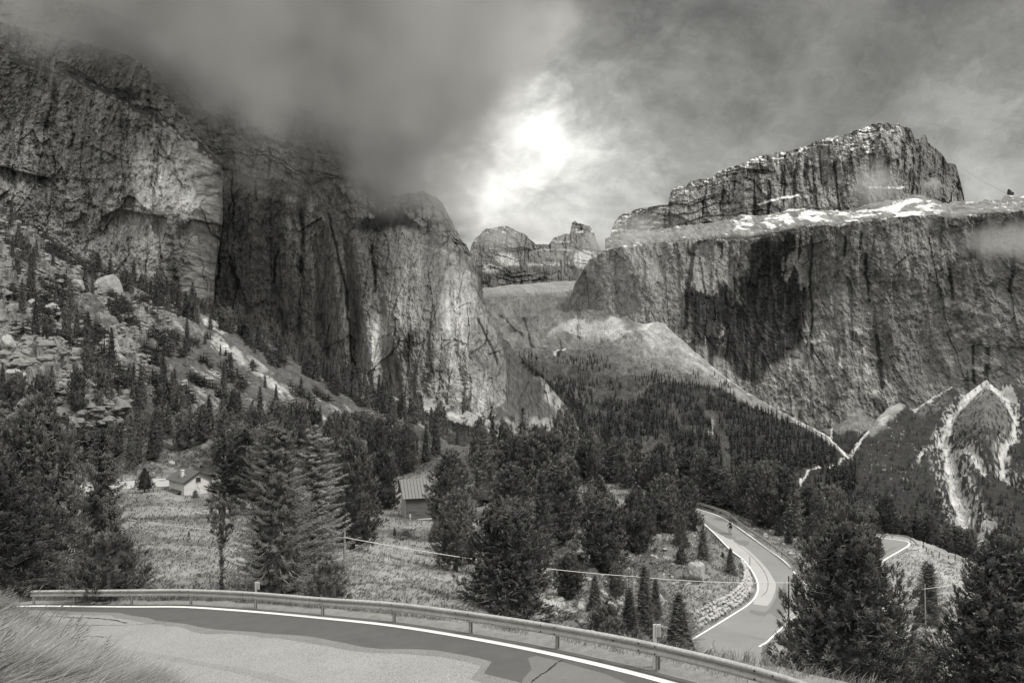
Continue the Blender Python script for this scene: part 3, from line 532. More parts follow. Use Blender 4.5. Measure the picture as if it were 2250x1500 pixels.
def tT(px, py, p, r):
    n = fbm(px / 5, py / 4, o=4, seed=171); t = .27 + .08 * n - .20 * (fbm(px / 14 + py / 30, py / 5, o=4, seed=172) > .12) + .14 * (1 - sst(seg_dist(px, py, [(830, 852), (900, 888), (960, 905), (1010, 912)])[0], 3, 10)); return np.clip(t, .03, .55)
patch('talus_fan', T_s, 790, 1200, [(790, 815), (830, 850), (860, 866), (905, 882), (945, 872), (985, 892), (1012, 908), (1030, 902), (1050, 912), (1080, 930), (1130, 955), (1165, 972), (1200, 990)], [(790, 960), (1200, 1010)], 1.9, lambda px, py, p: 4 * fbm(p[..., 0] / 18, p[..., 1] / 18, o=4, seed=173), tT, M_slope, jag=2, ground=True, label='pale talus at the foot of the left rock wall', cat='scree slope')
# left scree slope, in front of the walls
B_top = [(-80, 430), (0, 468), (60, 500), (130, 548), (200, 585), (260, 612), (330, 630), (400, 655), (470, 688), (560, 722), (640, 760), (740, 806), (820, 850), (900, 900), (980, 925), (1060, 950), (1130, 972), (1200, 996), (1290, 1006)]
B_s = Surf([(-60, 990, 232), (0, 900, 222), (300, 985, 232), (600, 965, 255), (900, 980, 290), (1130, 985, 420), (1280, 1006, 480), (0, 800, 245), (0, 650, 310), (0, 475, 450), (230, 600, 470), (240, 760, 290), (250, 880, 220), (470, 695, 500), (470, 850, 300), (640, 765, 540), (640, 890, 330), (820, 855, 560), (800, 930, 380), (1000, 935, 600), (1130, 972, 640), (-60, 1040, 228), (600, 1020, 245), (1280, 1040, 400)])
def tB(px, py, p, r):
    s = px * .82 + py * .57; q = py * .82 - px * .57
    wx = px + 8 * fbm(px / 14, py / 14, o=4, seed=181); wy = py + 8 * fbm(px / 14, py / 14, o=4, seed=182)
    n = fbm(px / 9, py / 8, o=5, seed=183, g=.62); st = fbmA(s / 55, q / 6.5, 4, 184, .6)
    t = .085 + .035 * n
    t = t + .16 * sst(st, .12, .3) * sst(px, 260, 420) * sst(fbm(px / 30, py / 20, o=2, seed=185), -.3, .1)
    rocky = (1 - sst(px + .6 * (py - 700), 300, 520)); rk = sst(fbm(px / 15, py / 12, o=5, seed=186, g=.65), -.08, .08)
    t = t * (1 - rocky * rk) + rocky * rk * (.17 + .08 * n)
    t = t + .30 * blob(wx, wy, 700, 915, 30, 5, 32) + .22 * blob(wx, wy, 600, 850, 40, 7, 33) + .22 * blob(wx, wy, 500, 770, 50, 8, 33) + .2 * blob(wx, wy, 470, 720, 30, 10, 30)
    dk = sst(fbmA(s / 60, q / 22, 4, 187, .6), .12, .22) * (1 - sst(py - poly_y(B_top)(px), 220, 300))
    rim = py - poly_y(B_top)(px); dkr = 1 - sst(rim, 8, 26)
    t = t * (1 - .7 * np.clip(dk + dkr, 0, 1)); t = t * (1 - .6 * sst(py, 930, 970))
    return np.clip(t, .02, .5)
def rB(px, py, p):
    X, Y, Z = p[..., 0], p[..., 1], p[..., 2]; rocky = (1 - sst(px + .6 * (py - 700), 320, 560))
    c1, c2, cid = worley(X / 7 + .2 * fbm(X / 9, Y / 9, o=2, seed=191), Y / 9, 192); e1, e2, eid = worley(X / 2.6, Y / 3.2, 193)
    blk = (cid > .35) * cid * 3.2 * sst(c2 - c1, .0, .3) + eid * 1.1 * sst(e2 - e1, 0, .3)
    return rocky * blk + (1 - rocky) * .7 * eid * sst(e2 - e1, 0, .3) + 3.5 * fbm(X / 45, Y / 60, o=4, seed=194) + .6 * fbm(X / 5, Y / 6, o=3, seed=195)
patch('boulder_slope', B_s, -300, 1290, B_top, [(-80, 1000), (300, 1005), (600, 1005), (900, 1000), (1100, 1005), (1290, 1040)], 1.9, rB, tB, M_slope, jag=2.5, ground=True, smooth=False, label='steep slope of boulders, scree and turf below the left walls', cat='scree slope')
# far valley floor under everything
g = mesh_np('ground', np.array([(-9000, -3000, -420), (9000, -3000, -420), (9000, 12000, -420), (-9000, 12000, -420)]), np.array([(0, 1, 2, 3)]), mat_flat('valley_floor', .06, .4, .01)); tag(g, 'dark valley floor far below', kind='structure')
# ------------------------------------------------------------------ near land and roads
def catmull(pts, n):
    pts = [np.array(p, float) for p in pts]; P = [2 * pts[0] - pts[1]] + pts + [2 * pts[-1] - pts[-2]]; out = []
    for i in range(1, len(P) - 2):
        for k in range(n):
            t = k / n; a, b, c, d = P[i - 1:i + 3]
            out.append(.5 * ((2 * b) + (c - a) * t + (2 * a - 5 * b + 4 * c - d) * t * t + (-a + 3 * b - 3 * c + d) * t ** 3))
    out.append(pts[-1]); return np.array(out)
def on_z(pts, z): return np.array([P3(x, y, -z * F / (y - 750.0)) for x, y in pts])
# lower road: pairs of points on its left and right white lines
RL_L = [(1478, 1100), (1530, 1136), (1566, 1168), (1604, 1206), (1634, 1230), (1657, 1261), (1666, 1287), (1660, 1310), (1642, 1329), (1611, 1349), (1574, 1372), (1528, 1400), (1470, 1436), (1400, 1480)]
RL_R = [(1484, 1103), (1530, 1117), (1581, 1134), (1627, 1162), (1687, 1206), (1725, 1234), (1755, 1268), (1785, 1300), (1778, 1332), (1742, 1357), (1717, 1380), (1687, 1408), (1664, 1434), (1680, 1530)]
ZR = -24.8; ZH = -31.0; ZF = -37.3
pL, pR = catmull(RL_L, 6), catmull(RL_R, 6)
ROADP = [tuple(q) for q in pL] + [tuple(q) for q in pR[::-1]]
HR_T = [(120, 1072), (170, 1067), (249, 1060), (300, 1056), (333, 1053), (384, 1051), (470, 1049)]
HR_B = [(120, 1094), (170, 1086), (265, 1074), (295, 1073), (335, 1069), (384, 1067), (470, 1064)]
HROADP = HR_T + HR_B[::-1]
FR = [(1880, 1179), (1929, 1181), (1959, 1183.6), (1984, 1187), (1995, 1190), (1998.7, 1194), (1993.5, 1200), (1977, 1210), (1949, 1226), (1925, 1241), (1880, 1262)]
A_top = [(-80, 950), (300, 962), (600, 968), (900, 968), (1100, 985), (1250, 1010), (1400, 1050), (1480, 1082), (1540, 1098), (1600, 1110), (1700, 1150), (1760, 1180), (1820, 1180), (1880, 1168), (1930, 1172), (1984, 1176), (2020, 1188), (2060, 1200), (2100, 1214), (2150, 1238), (2250, 1272), (2330, 1292)]
A_s = Surf([(-60, 1338, 52), (0, 1295, 56), (150, 1300, 52), (300, 1200, 68), (300, 1100, 148), (260, 1075, 172), (170, 1078, 170), (330, 1062, 175), (450, 1056, 178), (404, 1089, 165), (480, 1100, 158), (450, 1150, 105), (500, 1250, 58), (600, 1310, 42), (800, 1345, 37), (800, 1200, 75), (850, 1150, 108), (960, 1145, 115), (820, 1130, 122), (1060, 1150, 112), (1000, 1300, 50), (1000, 1385, 33), (1200, 1250, 74), (1230, 1330, 56), (1300, 1400, 45), (1200, 1440, 38), (1450, 1440, 51), (1500, 1400, 62),
            (1528, 1400, 67.4), (1600, 1450, 62.6), (1660, 1300, 79.6), (1640, 1250, 87.6), (1566, 1168, 104.8), (1530, 1110, 121.6), (1600, 1130, 115.3), (1700, 1210, 95.2), (1770, 1265, 85), (1742, 1357, 72), (1520, 1330, 71), (1590, 1290, 78), (1480, 1330, 70), (1400, 1300, 71), (1450, 1250, 81), (1500, 1200, 92), (1400, 1200, 92), (1300, 1180, 95), (1200, 1130, 112), (1400, 1050, 140), (1100, 1050, 138), (900, 1000, 175), (700, 985, 185), (500, 1000, 185), (300, 1010, 190), (100, 1000, 190), (0, 1100, 130), (100, 1200, 70), (1250, 1012, 165),
            (1600, 1112, 122), (1750, 1180, 104), (1850, 1180, 150), (1930, 1181, 152.8), (1995, 1190, 149.7), (1949, 1226, 138.4), (2020, 1189, 152), (2150, 1240, 138), (1960, 1300, 115), (2100, 1350, 103), (2030, 1430, 86), (2200, 1450, 80), (1830, 1450, 68), (1720, 1460, 61), (1900, 1500, 66), (2250, 1500, 70), (2250, 1280, 128), (1850, 1300, 100), (1800, 1230, 96), (1400, 1520, 44), (1700, 1540, 54)], 1e-3)
def A_mod(px, py, d):
    for poly, z, w in ((ROADP, ZR - .12, 26), (HROADP, ZH - .12, 8), (FR, ZF - .12, 10)):
        xs = [q[0] for q in poly]; ys = [q[1] for q in poly]; m = (px > min(xs) - w - 4) & (px < max(xs) + w + 4) & (py > min(ys) - w - 4) & (py < max(ys) + w + 4)
        if not np.any(m): continue
        sd = sd_poly(np.where(m, px, 0), np.where(m, py, 0), poly); k = np.where(m, 1 - sst(sd, 3, w), 0.0)
        dp = -z * F / np.maximum(py - 750, 40); d = 1 / ((1 - k) / d + k / dp)
    return d
A_s.mod = A_mod
def road_mask(px, py, w=8):
    k = np.zeros(np.shape(px))
    for poly in (ROADP, HROADP, FR): k = np.maximum(k, 1 - sst(sd_poly(px, py, poly), 2, w))
    return k
def rA(px, py, p):
    X, Y = p[..., 0], p[..., 1]; k = 1 - road_mask(px, py, 26)
    r = .55 * fbm(X / 9, Y / 14, o=4, seed=201) + .16 * fbm(X / 1.6, Y / 2.4, o=3, seed=202, g=.6)
    h = blob(px, py, 1400, 1290, 190, 150) ; c1, c2, cid = worley(X / 2.2, Y / 2.6, 203); r = r + h * .5 * cid * (cid > .7) * sst(c2 - c1, 0, .3)
    return r * k
def tA(px, py, p, r):
    X, Y = p[..., 0], p[..., 1]; n = fbm(X / 4, Y / 7, o=4, seed=211, g=.6); m = fbm(X / .9, Y / 1.4, o=3, seed=212, g=.6)
    t = .18 + .05 * n + .03 * m
    t = t * (1 - .40 * sst(fbm(X / 12, Y / 18, o=3, seed=213), .05, .3))
    bank = blob(px, py, 1380, 1290, 240, 170, 0, .3) * (1 - blob(px, py, 1560, 1330, 70, 60, -40)); t = t * (1 - .30 * bank)
    st = sst(fbm(X / 1.5, Y / 2.0, o=4, seed=214, g=.65), .26, .36); t = t + .24 * st * (bank * .8 + .4 * blob(px, py, 2060, 1400, 100, 90) + .3 * blob(px, py, 1720, 1200, 120, 60, 35) + .03)
    t = t * (1 - .6 * (1 - sst(py, 1030, 1056)) * (px < 1500)) + .08 * (py < 1056) * (px < 520) * sst(fbm(px / 14, py / 7, o=4, seed=216, g=.65), .1, .25); t = t * (1 - .3 * blob(px, py, 1150, 1130, 330, 90, 18, .4) * sst(px, 1040, 1100))
    t = t + .07 * blob(px, py, 2090, 1265, 60, 16, 25) + .12 * blob(px, py, 2010, 1203, 22, 6, 10)
    t = t + .05 * sst(px, 1850, 1950) + .05 * blob(px, py, 700, 1250, 380, 60) + .04 * blob(px, py, 430, 1120, 90, 12, 14)
    return np.clip(t, .03, .5)
patch('grassland', A_s, -260, 2460, A_top, [(-80, 1345), (300, 1345), (600, 1358), (862, 1384), (1032, 1412), (1220, 1450), (1450, 1506), (1600, 1560), (2330, 1560)], 2.4, rA, tA, M_meadow, jag=2.0, ground=True, back=.06, label=None)
M_asphalt_low = mat_flat('smooth_asphalt', .185, .22, .25, 5, .85, var2=(6, .14))
M_asphalt_pale = mat_flat('pale_asphalt', .31, .12, .4, 5, .9, var2=(8, .12))
M_asphalt_dark = mat_flat('fresh_asphalt', .085, .22, 1.2, 5, .85, var2=(40, .35))
M_asphalt_patch = mat_flat('asphalt_patch', .14, .15, .8, 5, .9, var2=(10, .15))
M_asphalt_near = mat_flat('coarse_asphalt', .235, .16, .5, 4, .9, bump=.5, bdist=.015, var2=(26, 1.3))
M_asphalt_worn = mat_flat('stained_asphalt', .17, .22, .7, 6, .9, bump=.4, bdist=.01, var2=(26, 1.2)); M_asphalt_track = mat_flat('worn_asphalt', .205, .16, .5, 4, .85, bump=.3, bdist=.01, var2=(26, 1.0))
M_line = mat_flat('road_paint', .72, .12, 6, 4, .6)
def sheet(name, P, mat, parent=None):
    me = bpy.data.meshes.new(name); me.from_pydata([tuple(p) for p in P], [], [tuple(range(len(P)))]); me.materials.append(mat)
    o = bpy.data.objects.new(name, me); COL.objects.link(o); o.parent = parent; return o
def ribbon(name, A, B, mat, parent=None, nx=4):
    A, B = np.array(A), np.array(B); t = np.linspace(0, 1, nx + 1)[None, :, None]; V = A[:, None] * (1 - t) + B[:, None] * t
    return mesh_np(name, V.reshape(-1, 3), grid_faces(V.shape[0], V.shape[1]), mat, parent)
def strip(name, C, w, mat, parent=None, lift=.012, wob=.0):
    C = np.array(C, float); T = np.gradient(C, axis=0); Nn = np.stack([-T[:, 1], T[:, 0], 0 * T[:, 0]], -1); Nn /= np.linalg.norm(Nn, axis=1)[:, None]
    q = w / 2 * (1 + wob * vn(np.arange(len(C)) * .9, 0, 0, 5))[:, None]; up = np.array([0, 0, lift]); return ribbon(name, C + Nn * q + up, C - Nn * q + up, mat, parent, 1)
road = empty('lower_road', (0, 0, 0)); tag(road, kind='structure')
cen = (on_z(pL, ZR) + on_z(pR, ZR)) / 2
def widen(A, B, m): D = A - B; D /= np.linalg.norm(D, axis=1)[:, None]; return A + D * m, B - D * m
wl, wr = widen(on_z(pL, ZR), on_z(pR, ZR), .35)
ribbon('asphalt', wl, wr, M_asphalt_low, road)
strip('edge_line', on_z(pL[4:-2], ZR), .16, M_line, road); strip('edge_line', on_z(pR[4:-8], ZR), .16, M_line, road)
def up(P, h): P = np.array(P); P[:, 2] += h; return P
pale = [(1529, 1133), (1540, 1143), (1556, 1155), (1580, 1170), (1602, 1180), (1634, 1200), (1665, 1227), (1687, 1251), (1700, 1272), (1705, 1284), (1702, 1302), (1694, 1320), (1685, 1330), (1668, 1328), (1655, 1325), (1662, 1310), (1668, 1288), (1659, 1261), (1636, 1231), (1606, 1207), (1568, 1170), (1531, 1139)]
sheet('pale_repair', up(on_z(catmull(pale, 3), ZR), .004), M_asphalt_pale, road)
for q in ([(1610, 1185), (1622, 1186), (1640, 1187), (1647, 1190), (1645, 1196), (1637, 1199), (1626, 1197), (1614, 1190)], [(1646, 1343), (1650, 1338), (1660, 1341), (1683, 1344), (1695, 1330), (1706, 1310), (1706, 1296), (1718, 1294), (1722, 1276), (1727, 1277), (1729, 1300), (1727, 1340), (1714, 1358), (1706, 1356), (1692, 1346), (1680, 1353), (1668, 1352), (1652, 1347)]):
    sheet('dark_repair', up(on_z(q, ZR), .006), M_asphalt_patch, road)
strip('dark_seam', on_z(catmull([(1540, 1140), (1562, 1156), (1590, 1172), (1612, 1184)], 5), ZR), 1.1, M_asphalt_patch, road, .005, .3)
strip('tyre_mark', on_z(catmull([(1620, 1195), (1650, 1220), (1676, 1250), (1687, 1275), (1685, 1297), (1673, 1310)], 6), ZR), .09, M_asphalt_patch, road, .009, .5)
strip('tyre_mark', on_z(catmull([(1570, 1405), (1567, 1415), (1575, 1432), (1592, 1440)], 6), ZR), .12, M_asphalt_patch, road, .009, .5)
hr = empty('upper_road'); tag(hr, kind='structure')
ribbon('asphalt', on_z(catmull(HR_T, 4), ZH), on_z(catmull(HR_B, 4), ZH), M_asphalt_pale, hr); strip('edge_line', on_z(catmull(HR_T, 4), ZH), .3, M_line, hr, .012); strip('edge_line', on_z(catmull(HR_B, 4), ZH), .18, M_line, hr, .012)
fr = empty('hairpin_road'); tag(fr, kind='structure')
sheet('asphalt', on_z(catmull(FR, 4), ZF), M_asphalt_low, fr); strip('edge_line', on_z(catmull(FR, 5), ZF), .32, M_line, fr, .012)
sheet('dark_repair', up(on_z([(1944, 1214), (1950, 1208), (1966, 1202), (1968, 1203), (1956, 1210), (1946, 1216)], ZF), .006), M_asphalt_patch, fr)
sheet('gravel_patch', up(on_z([(1999, 1199), (2010, 1198), (2022, 1203), (2014, 1208), (2000, 1206), (1992, 1204)], ZF), .02), M_asphalt_pale, fr)

# the road at our feet: one sloping plane
def nz(X, Y): return -7.187 + .1144 * X - .0858 * Y
def on_n(px, py):
    x, z = (np.asarray(px, float) - CX) / F, (CY - np.asarray(py, float)) / F; d = -7.187 / (z - .1144 * x + .0858); return np.stack([x * d, d, z * d], -1)
EL = catmull([(-60, 1336), (0, 1333.5), (71, 1331), (160, 1331.5), (286, 1332.7), (400, 1333), (500, 1339), (600, 1347), (704, 1357), (862, 1374), (1032, 1401), (1220, 1438), (1450, 1494), (1700, 1570), (1950, 1670)], 6)
E3 = on_n(EL[:, 0], EL[:, 1]); T3 = np.gradient(E3, axis=0); N3 = np.stack([T3[:, 1], -T3[:, 0], 0 * T3[:, 0]], -1); N3 /= np.linalg.norm(N3, axis=1)[:, None]
if N3[20, 1] > 0: N3 = -N3           # towards the viewer's side of the road
def off(w, lift=0.0):
    w = np.broadcast_to(w, (len(E3),))[:, None]; Q = E3 + N3 * w; Q[:, 2] = nz(Q[:, 0], Q[:, 1]) + lift; return Q
nr = empty('near_road'); tag(nr, kind='structure')
ribbon('asphalt', off(-.45), off(15.5), M_asphalt_near, nr, 12)
idx = np.arange(len(E3)); sx = EL[:, 0]
dw = np.interp(sx, [-60, 120, 300, 430, 560, 760, 900, 1030, 1150, 1180, 1260, 1700], [.5, .8, 1.0, 2.0, 2.3, 2.0, 2.2, 1.4, 1.2, 2.2, 2.1, 2.3]) + .16 * fbm(idx / 3.0, idx * 0.0, o=3, seed=221)
ribbon('worn_strip', off(-.42, .002), off(dw + .22 + .25 * (1 + fbm(idx / 2.2, idx * 0.0 + 4, o=3, seed=223)), .002), M_asphalt_worn, nr, 3)
ribbon('dark_strip', off(-.40, .004), off(dw, .004), M_asphalt_dark, nr, 3)
for w_, k_ in ((5.2, 11), (7.0, 12)): ribbon('tyre_track', off(w_, .003), off(w_ + .38 + .08 * fbm(idx / 3., idx * 0.0, o=2, seed=k_), .003), M_asphalt_track, nr, 1)
sheet('dark_repair', up(on_n(*np.array([(1160, 1445), (1178, 1440), (1230, 1452), (1330, 1480), (1400, 1510), (1300, 1530), (1140, 1520), (1150, 1490), (1168, 1470)]).T), .007), M_asphalt_patch, nr)
ribbon('edge_line', off(-.115, .012), off(.115, .012), M_line, nr, 1)
M_crack = mat_flat('tar', .02, .2, 3, 2, .7)
def crack_line(pts, w, seed): C = catmull(pts, 8); C = C + np.stack([3.2 * fbm(np.arange(len(C)) / 3., 0, o=3, seed=seed), 2 * fbm(np.arange(len(C)) / 3., 9, o=3, seed=seed)], -1); strip('crack', on_n(C[:, 0], C[:, 1]), w, M_crack, nr, .016, .9)
crack_line([(1234, 1450), (1215, 1464), (1200, 1475), (1182, 1486), (1170, 1497), (1166, 1510)], .05, 3)
crack_line([(104, 1354), (140, 1355), (190, 1357), (240, 1361), (282, 1369)], .05, 5); crack_line([(165, 1395), (200, 1398), (235, 1399)], .04, 7); crack_line([(40, 1366), (160, 1374), (300, 1372), (390, 1362)], .02, 9)
# verge between the white line and the falling slope
M_verge = mat_flat('gravelly_verge', .19, .5, 3.0, 6, .95, bump=.8, bdist=.05, var2=(30, .5))
VW = np.interp(sx, [-60, 900, 1100, 1300, 1700], [-1.15, -1.15, -1.4, -2.0, -2.6])
v0, v1, v2, v3 = off(-.40, -.01), off(-.60, .04), off(VW, .0), off(VW - 3.2, -3.0)
V = np.stack([v0, v1, v2, (v2 + v3) / 2 + np.array([0, 0, .3]), v3, v3 + np.array([0, 1.0, -6])], 1); V[:, 1:5, 2] += .05 * fbm(V[:, 1:5, 0] * 1.5, V[:, 1:5, 1] * 1.5, o=3, seed=225)
tag(mesh_np('verge', V.reshape(-1, 3), grid_faces(V.shape[0], V.shape[1]), M_verge, smooth=True), kind='structure')
# guardrail
M_galv = mat_flat('galvanised_steel', .40, .35, 1.2, 6, .55, metal=.25, stretch=(1, 1, 2), var2=(12, .5), spec=.4)
M_post = mat_flat('weathered_post', .30, .2, 6, 4, .7, metal=.2); M_black = mat_flat('black_rubber', .012, .3, 6); M_white = mat_flat('white_plastic', .42, .1, 8, 3, .5)
POSTS = [(71, 1328), (161, 1328), (286, 1328.5), (416, 1329.5), (558, 1338), (705, 1353), (862, 1367), (1030, 1392), (1220, 1426), (1440, 1474), (1700, 1548), (1960, 1655)]
PB = on_n(*np.array(POSTS).T); gr = empty('guardrail', tuple(PB[4])); tag(gr, 'long galvanised guardrail curving along the outer edge of the road at our feet', 'guardrail')
o0 = Vector(tuple(PB[4]))
GP = catmull([tuple(p) for p in PB], 8); GT = np.gradient(GP, axis=0); GN = np.stack([GT[:, 1], -GT[:, 0], 0 * GT[:, 0]], -1); GN /= np.linalg.norm(GN, axis=1)[:, None]
if GN[20, 1] > 0: GN = -GN
prof = [(.0, .425), (.02, .43), (.075, .47), (.085, .50), (.075, .53), (.01, .575), (.0, .595), (.01, .615), (.075, .66), (.085, .69), (.075, .72), (.02, .755), (.0, .76), (-.03, .75)]
V = np.stack([GP + GN * (a + .05) + np.array([0, 0, h]) for a, h in prof], 1) - np.array(o0)
be = mesh_np('rail_beam', V.reshape(-1, 3), grid_faces(V.shape[0], V.shape[1]), M_galv, gr, smooth=True); sm = be.modifiers.new('thick', 'SOLIDIFY'); sm.thickness = .006
for i, p in enumerate(PB):
    a = math.atan2(GT[i * 8 if i * 8 < len(GT) else -1][1], GT[i * 8 if i * 8 < len(GT) else -1][0]); m = MB(); n = GN[min(i * 8, len(GN) - 1)]; c = p - np.array(o0) - n * .06
    m.box((c[0], c[1], c[2] + .22), (.015, .10, 1.0), a); e = c + np.array([math.cos(a), math.sin(a), 0]) * .035
    m.box((e[0] - n[0] * .05, e[1] - n[1] * .05, e[2] + .22), (.07, .012, 1.0), a); m.box((e[0] + n[0] * .045, e[1] + n[1] * .045, e[2] + .22), (.07, .012, 1.0), a)
    m.build('post', M_post, gr)
m = MB()
for i in range(len(PB) - 1):
    for k in (2, 3):
        j = i * 8 + 8 if k == 3 else i * 8 + 7; j = min(j, len(GP) - 1); q = GP[j] - np.array(o0) + GN[j] * .14 + GT[j] / np.linalg.norm(GT[j]) * (.1 if k == 3 else .0)
        for h in (.50, .69): m.box((q[0], q[1], q[2] + h), (.035, .02, .035), math.atan2(GT[j][1], GT[j][0]))
bo = m.build('bolt', M_black, gr); bo['kind'] = 'stuff'
# reflectors on stalks behind the rail
for px, yt, yb, lab in ((559, 1281, 1338, 'white marker post with a reflector standing behind the guardrail beside the tall spruce'), (1442, 1377, 1474, 'white marker post with a grey reflector panel behind the guardrail at the lower right')):
    q = on_n(px, yb); a = 0.0; t = empty('marker_post', tuple(q + np.array([0, .22, 0]))); tag(t, lab, 'marker post', 'marker posts behind the guardrail'); hgt = (yb - yt) * q[1] / F
    m = MB(); m.box((0, 0, hgt / 2 - .1), (.10, .05, hgt + .2), 0, .95); m.build('stake', M_white, t)
    m = MB(); m.box((.09, -.02, hgt - .16), (.12, .05, .32)); m.build('backing', M_white, t); m = MB(); m.box((.10, -.052, hgt - .16), (.065, .012, .24)); m.build('reflector', M_post, t)
q = on_n(1358, 1448); m = MB(); m.tube([(0, -.20, .60), (.03, -.22, .72), (.0, -.2, .78)], [.05, .07, .02], 7); m.tube([(-.02, -.2, .62), (-.12, -.2, .58), (-.2, -.2, .59)], [.035, .025, .008], 6); m.tube([(0, -.19, .6), (-.02, -.19, .5)], [.03, .01], 6)
o = m.build('torn_reflector', M_black); o.location = tuple(q + np.array([0, 0, .0])); tag(o, 'small torn black reflector hanging on the guardrail face', 'reflector')
q = on_n(1656, 1500)
# rails of the lower road and the hairpin
def small_rail(pts, z, label, n=4, every=6):
    C = on_z(catmull(pts, 6), z); o0 = Vector(tuple(C[0])); t = empty('guardrail', tuple(o0)); tag(t, label, 'guardrail', None)
    T = np.gradient(C, axis=0); Nn = np.stack([T[:, 1], -T[:, 0], 0 * T[:, 0]], -1); Nn /= np.linalg.norm(Nn, axis=1)[:, None]
    V = np.stack([C + Nn * a + np.array([0, 0, h]) for a, h in ((0, .42), (-.07, .48), (-.0, .58), (-.07, .68), (0, .75), (.03, .74))], 1) - np.array(o0)
    b = mesh_np('rail_beam', V.reshape(-1, 3), grid_faces(V.shape[0], V.shape[1]), M_galv, t); sm = b.modifiers.new('thick', 'SOLIDIFY'); sm.thickness = .02
    L_ = np.r_[0, np.cumsum(np.linalg.norm(np.diff(C, axis=0), axis=1))]
    for s_ in np.arange(.5, L_[-1], 4.0):
        p = np.array([np.interp(s_, L_, C[:, k]) for k in range(3)]) - np.array(o0); m = MB(); m.box((p[0], p[1], p[2] + .3), (.12, .12, .8)); m.build('post', M_post, t)
small_rail([(1500, 1104), (1530, 1112), (1596, 1135), (1634, 1166), (1695, 1208), (1740, 1243), (1770, 1266), (1800, 1300)], ZR, 'guardrail along the outer side of the lower road above the drop')
small_rail([(1905, 1180), (1982, 1184), (2001, 1190), (2013, 1200)], ZF, 'guardrail round the far hairpin bend beyond the big pine')
small_rail([(1764, 1350), (1738, 1366), (1722, 1380)], ZR, 'short broken guardrail end beside the lower road bend')
# bank we stand on, hidden under the grass at the lower left
Gk_s = Surf([(-60, 1285, 17), (0, 1292, 16), (80, 1312, 16), (160, 1365, 14.5), (250, 1425, 12.5), (400, 1510, 10), (0, 1500, 6.2), (200, 1500, 8), (-60, 1400, 9), (100, 1420, 10), (200, 1600, 5.5), (420, 1600, 6.5), (0, 1600, 4.6)])
M_bank = mat_flat('dry_turf', .15, .4, 4, 5, .95, var2=(20, .5))
G_top = [(-80, 1300), (0, 1316), (40, 1342), (80, 1376), (130, 1408), (200, 1448), (290, 1482), (380, 1525), (520, 1590)]
patch('grass_bank', Gk_s, -80, 520, G_top, [(-80, 1640), (520, 1640)], 5, lambda px, py, p: .1 * fbm(p[..., 0], p[..., 1], o=3, seed=231), lambda px, py, p, r: .15 + 0 * px, M_bank, ground=True, back=.25)
X, Y = np.meshgrid(np.linspace(-16, 14, 40), np.linspace(-14, 13, 50)); Zg = np.where(Y < 2.5, -1.75, np.maximum(-1.75 - (Y - 2.5) * .97, nz(X, Y) - .6)) - .6 * sst(-X, 4, 10) - .05
tag(mesh_np('embankment', np.stack([X, Y, Zg], -1).reshape(-1, 3), grid_faces(50, 40), M_bank, smooth=True), kind='structure')

def blades(name, P, h, w, lean, mat, kind='stuff', label=None, seed=1, wind=(.5, .15), tone=None, var=.5):
    r = np.random.default_rng(seed); n = len(P); h = np.broadcast_to(h, (n,)) * r.uniform(.55, 1.25, n); a = r.uniform(0, 2 * math.pi, n); w = np.broadcast_to(w, (n,)) * r.uniform(.6, 1.3, n)
    S_ = np.stack([np.cos(a), np.sin(a), 0 * a], -1) * w[:, None] / 2; fl = fbm(P[:, 0] * .9, P[:, 1] * .9, o=2, seed=seed + 3) * 1.3; le = np.stack([wind[0] + r.normal(0, .5, n) - .6 * fl, wind[1] + r.normal(0, .5, n) + fl, 0 * a], -1) * (lean * h)[:, None]
    mid = P + le * .35 + np.array([0, 0, 1]) * (h * .6)[:, None]; tip = P + le + np.array([0, 0, 1]) * (h * .95)[:, None]
    V = np.stack([P - S_, P + S_, mid + S_ * .7, mid - S_ * .7, tip], 1).reshape(-1, 3); b = np.arange(n)[:, None] * 5
    tn = np.repeat(r.uniform(1 - var, 1 + var, n) * (1 if tone is None else tone) * (.75 + .5 * fbm(P[:, 0] * 1.1, P[:, 1] * 1.1, o=3, seed=seed)), 5)
    o = mesh_np(name, V, [b + np.array([0, 1, 2, 3]), b + np.array([3, 2, 4])], mat, attrs={'tone': tn}); tag(o, label, kind=kind); return o
def mat_blade(name, val, trans=.0):
    m, nt, b = new_mat(name); a = nt.nodes.new('ShaderNodeAttribute'); a.attribute_name = 'tone'; set_tone(nt, b, nmath(nt, 'MULTIPLY', a.outputs['Fac'], val)); b.inputs['Roughness'].default_value = .8; return m
M_dry = mat_blade('dry_grass', .27); M_grass = mat_blade('meadow_grass', .19)
r = np.random.default_rng(5)
def px_scatter(n, box, fn):
    out = []
    while len(out) < n:
        x = r.uniform(box[0], box[2], n * 2); y = r.uniform(box[1], box[3], n * 2); k = fn(x, y); out.extend(np.stack([x[k], y[k]], -1).tolist())
    return np.array(out[:n])
q = px_scatter(70000, (-60, 1286, 520, 1600), lambda x, y: (y > poly_y(G_top)(x) + r.uniform(-3, 14, len(x))))
Pq = Gk_s.at(q[:, 0], q[:, 1]); clump = fbm(Pq[:, 0] * 1.4, Pq[:, 1] * 1.4, o=3, seed=233)
blades('grass', Pq + np.array([0, 0, -.05]), .20 + .12 * clump, .012, 1.2, M_dry, label='tousled dry grass on the near bank', seed=11, tone=1.0, wind=(.55, .1))
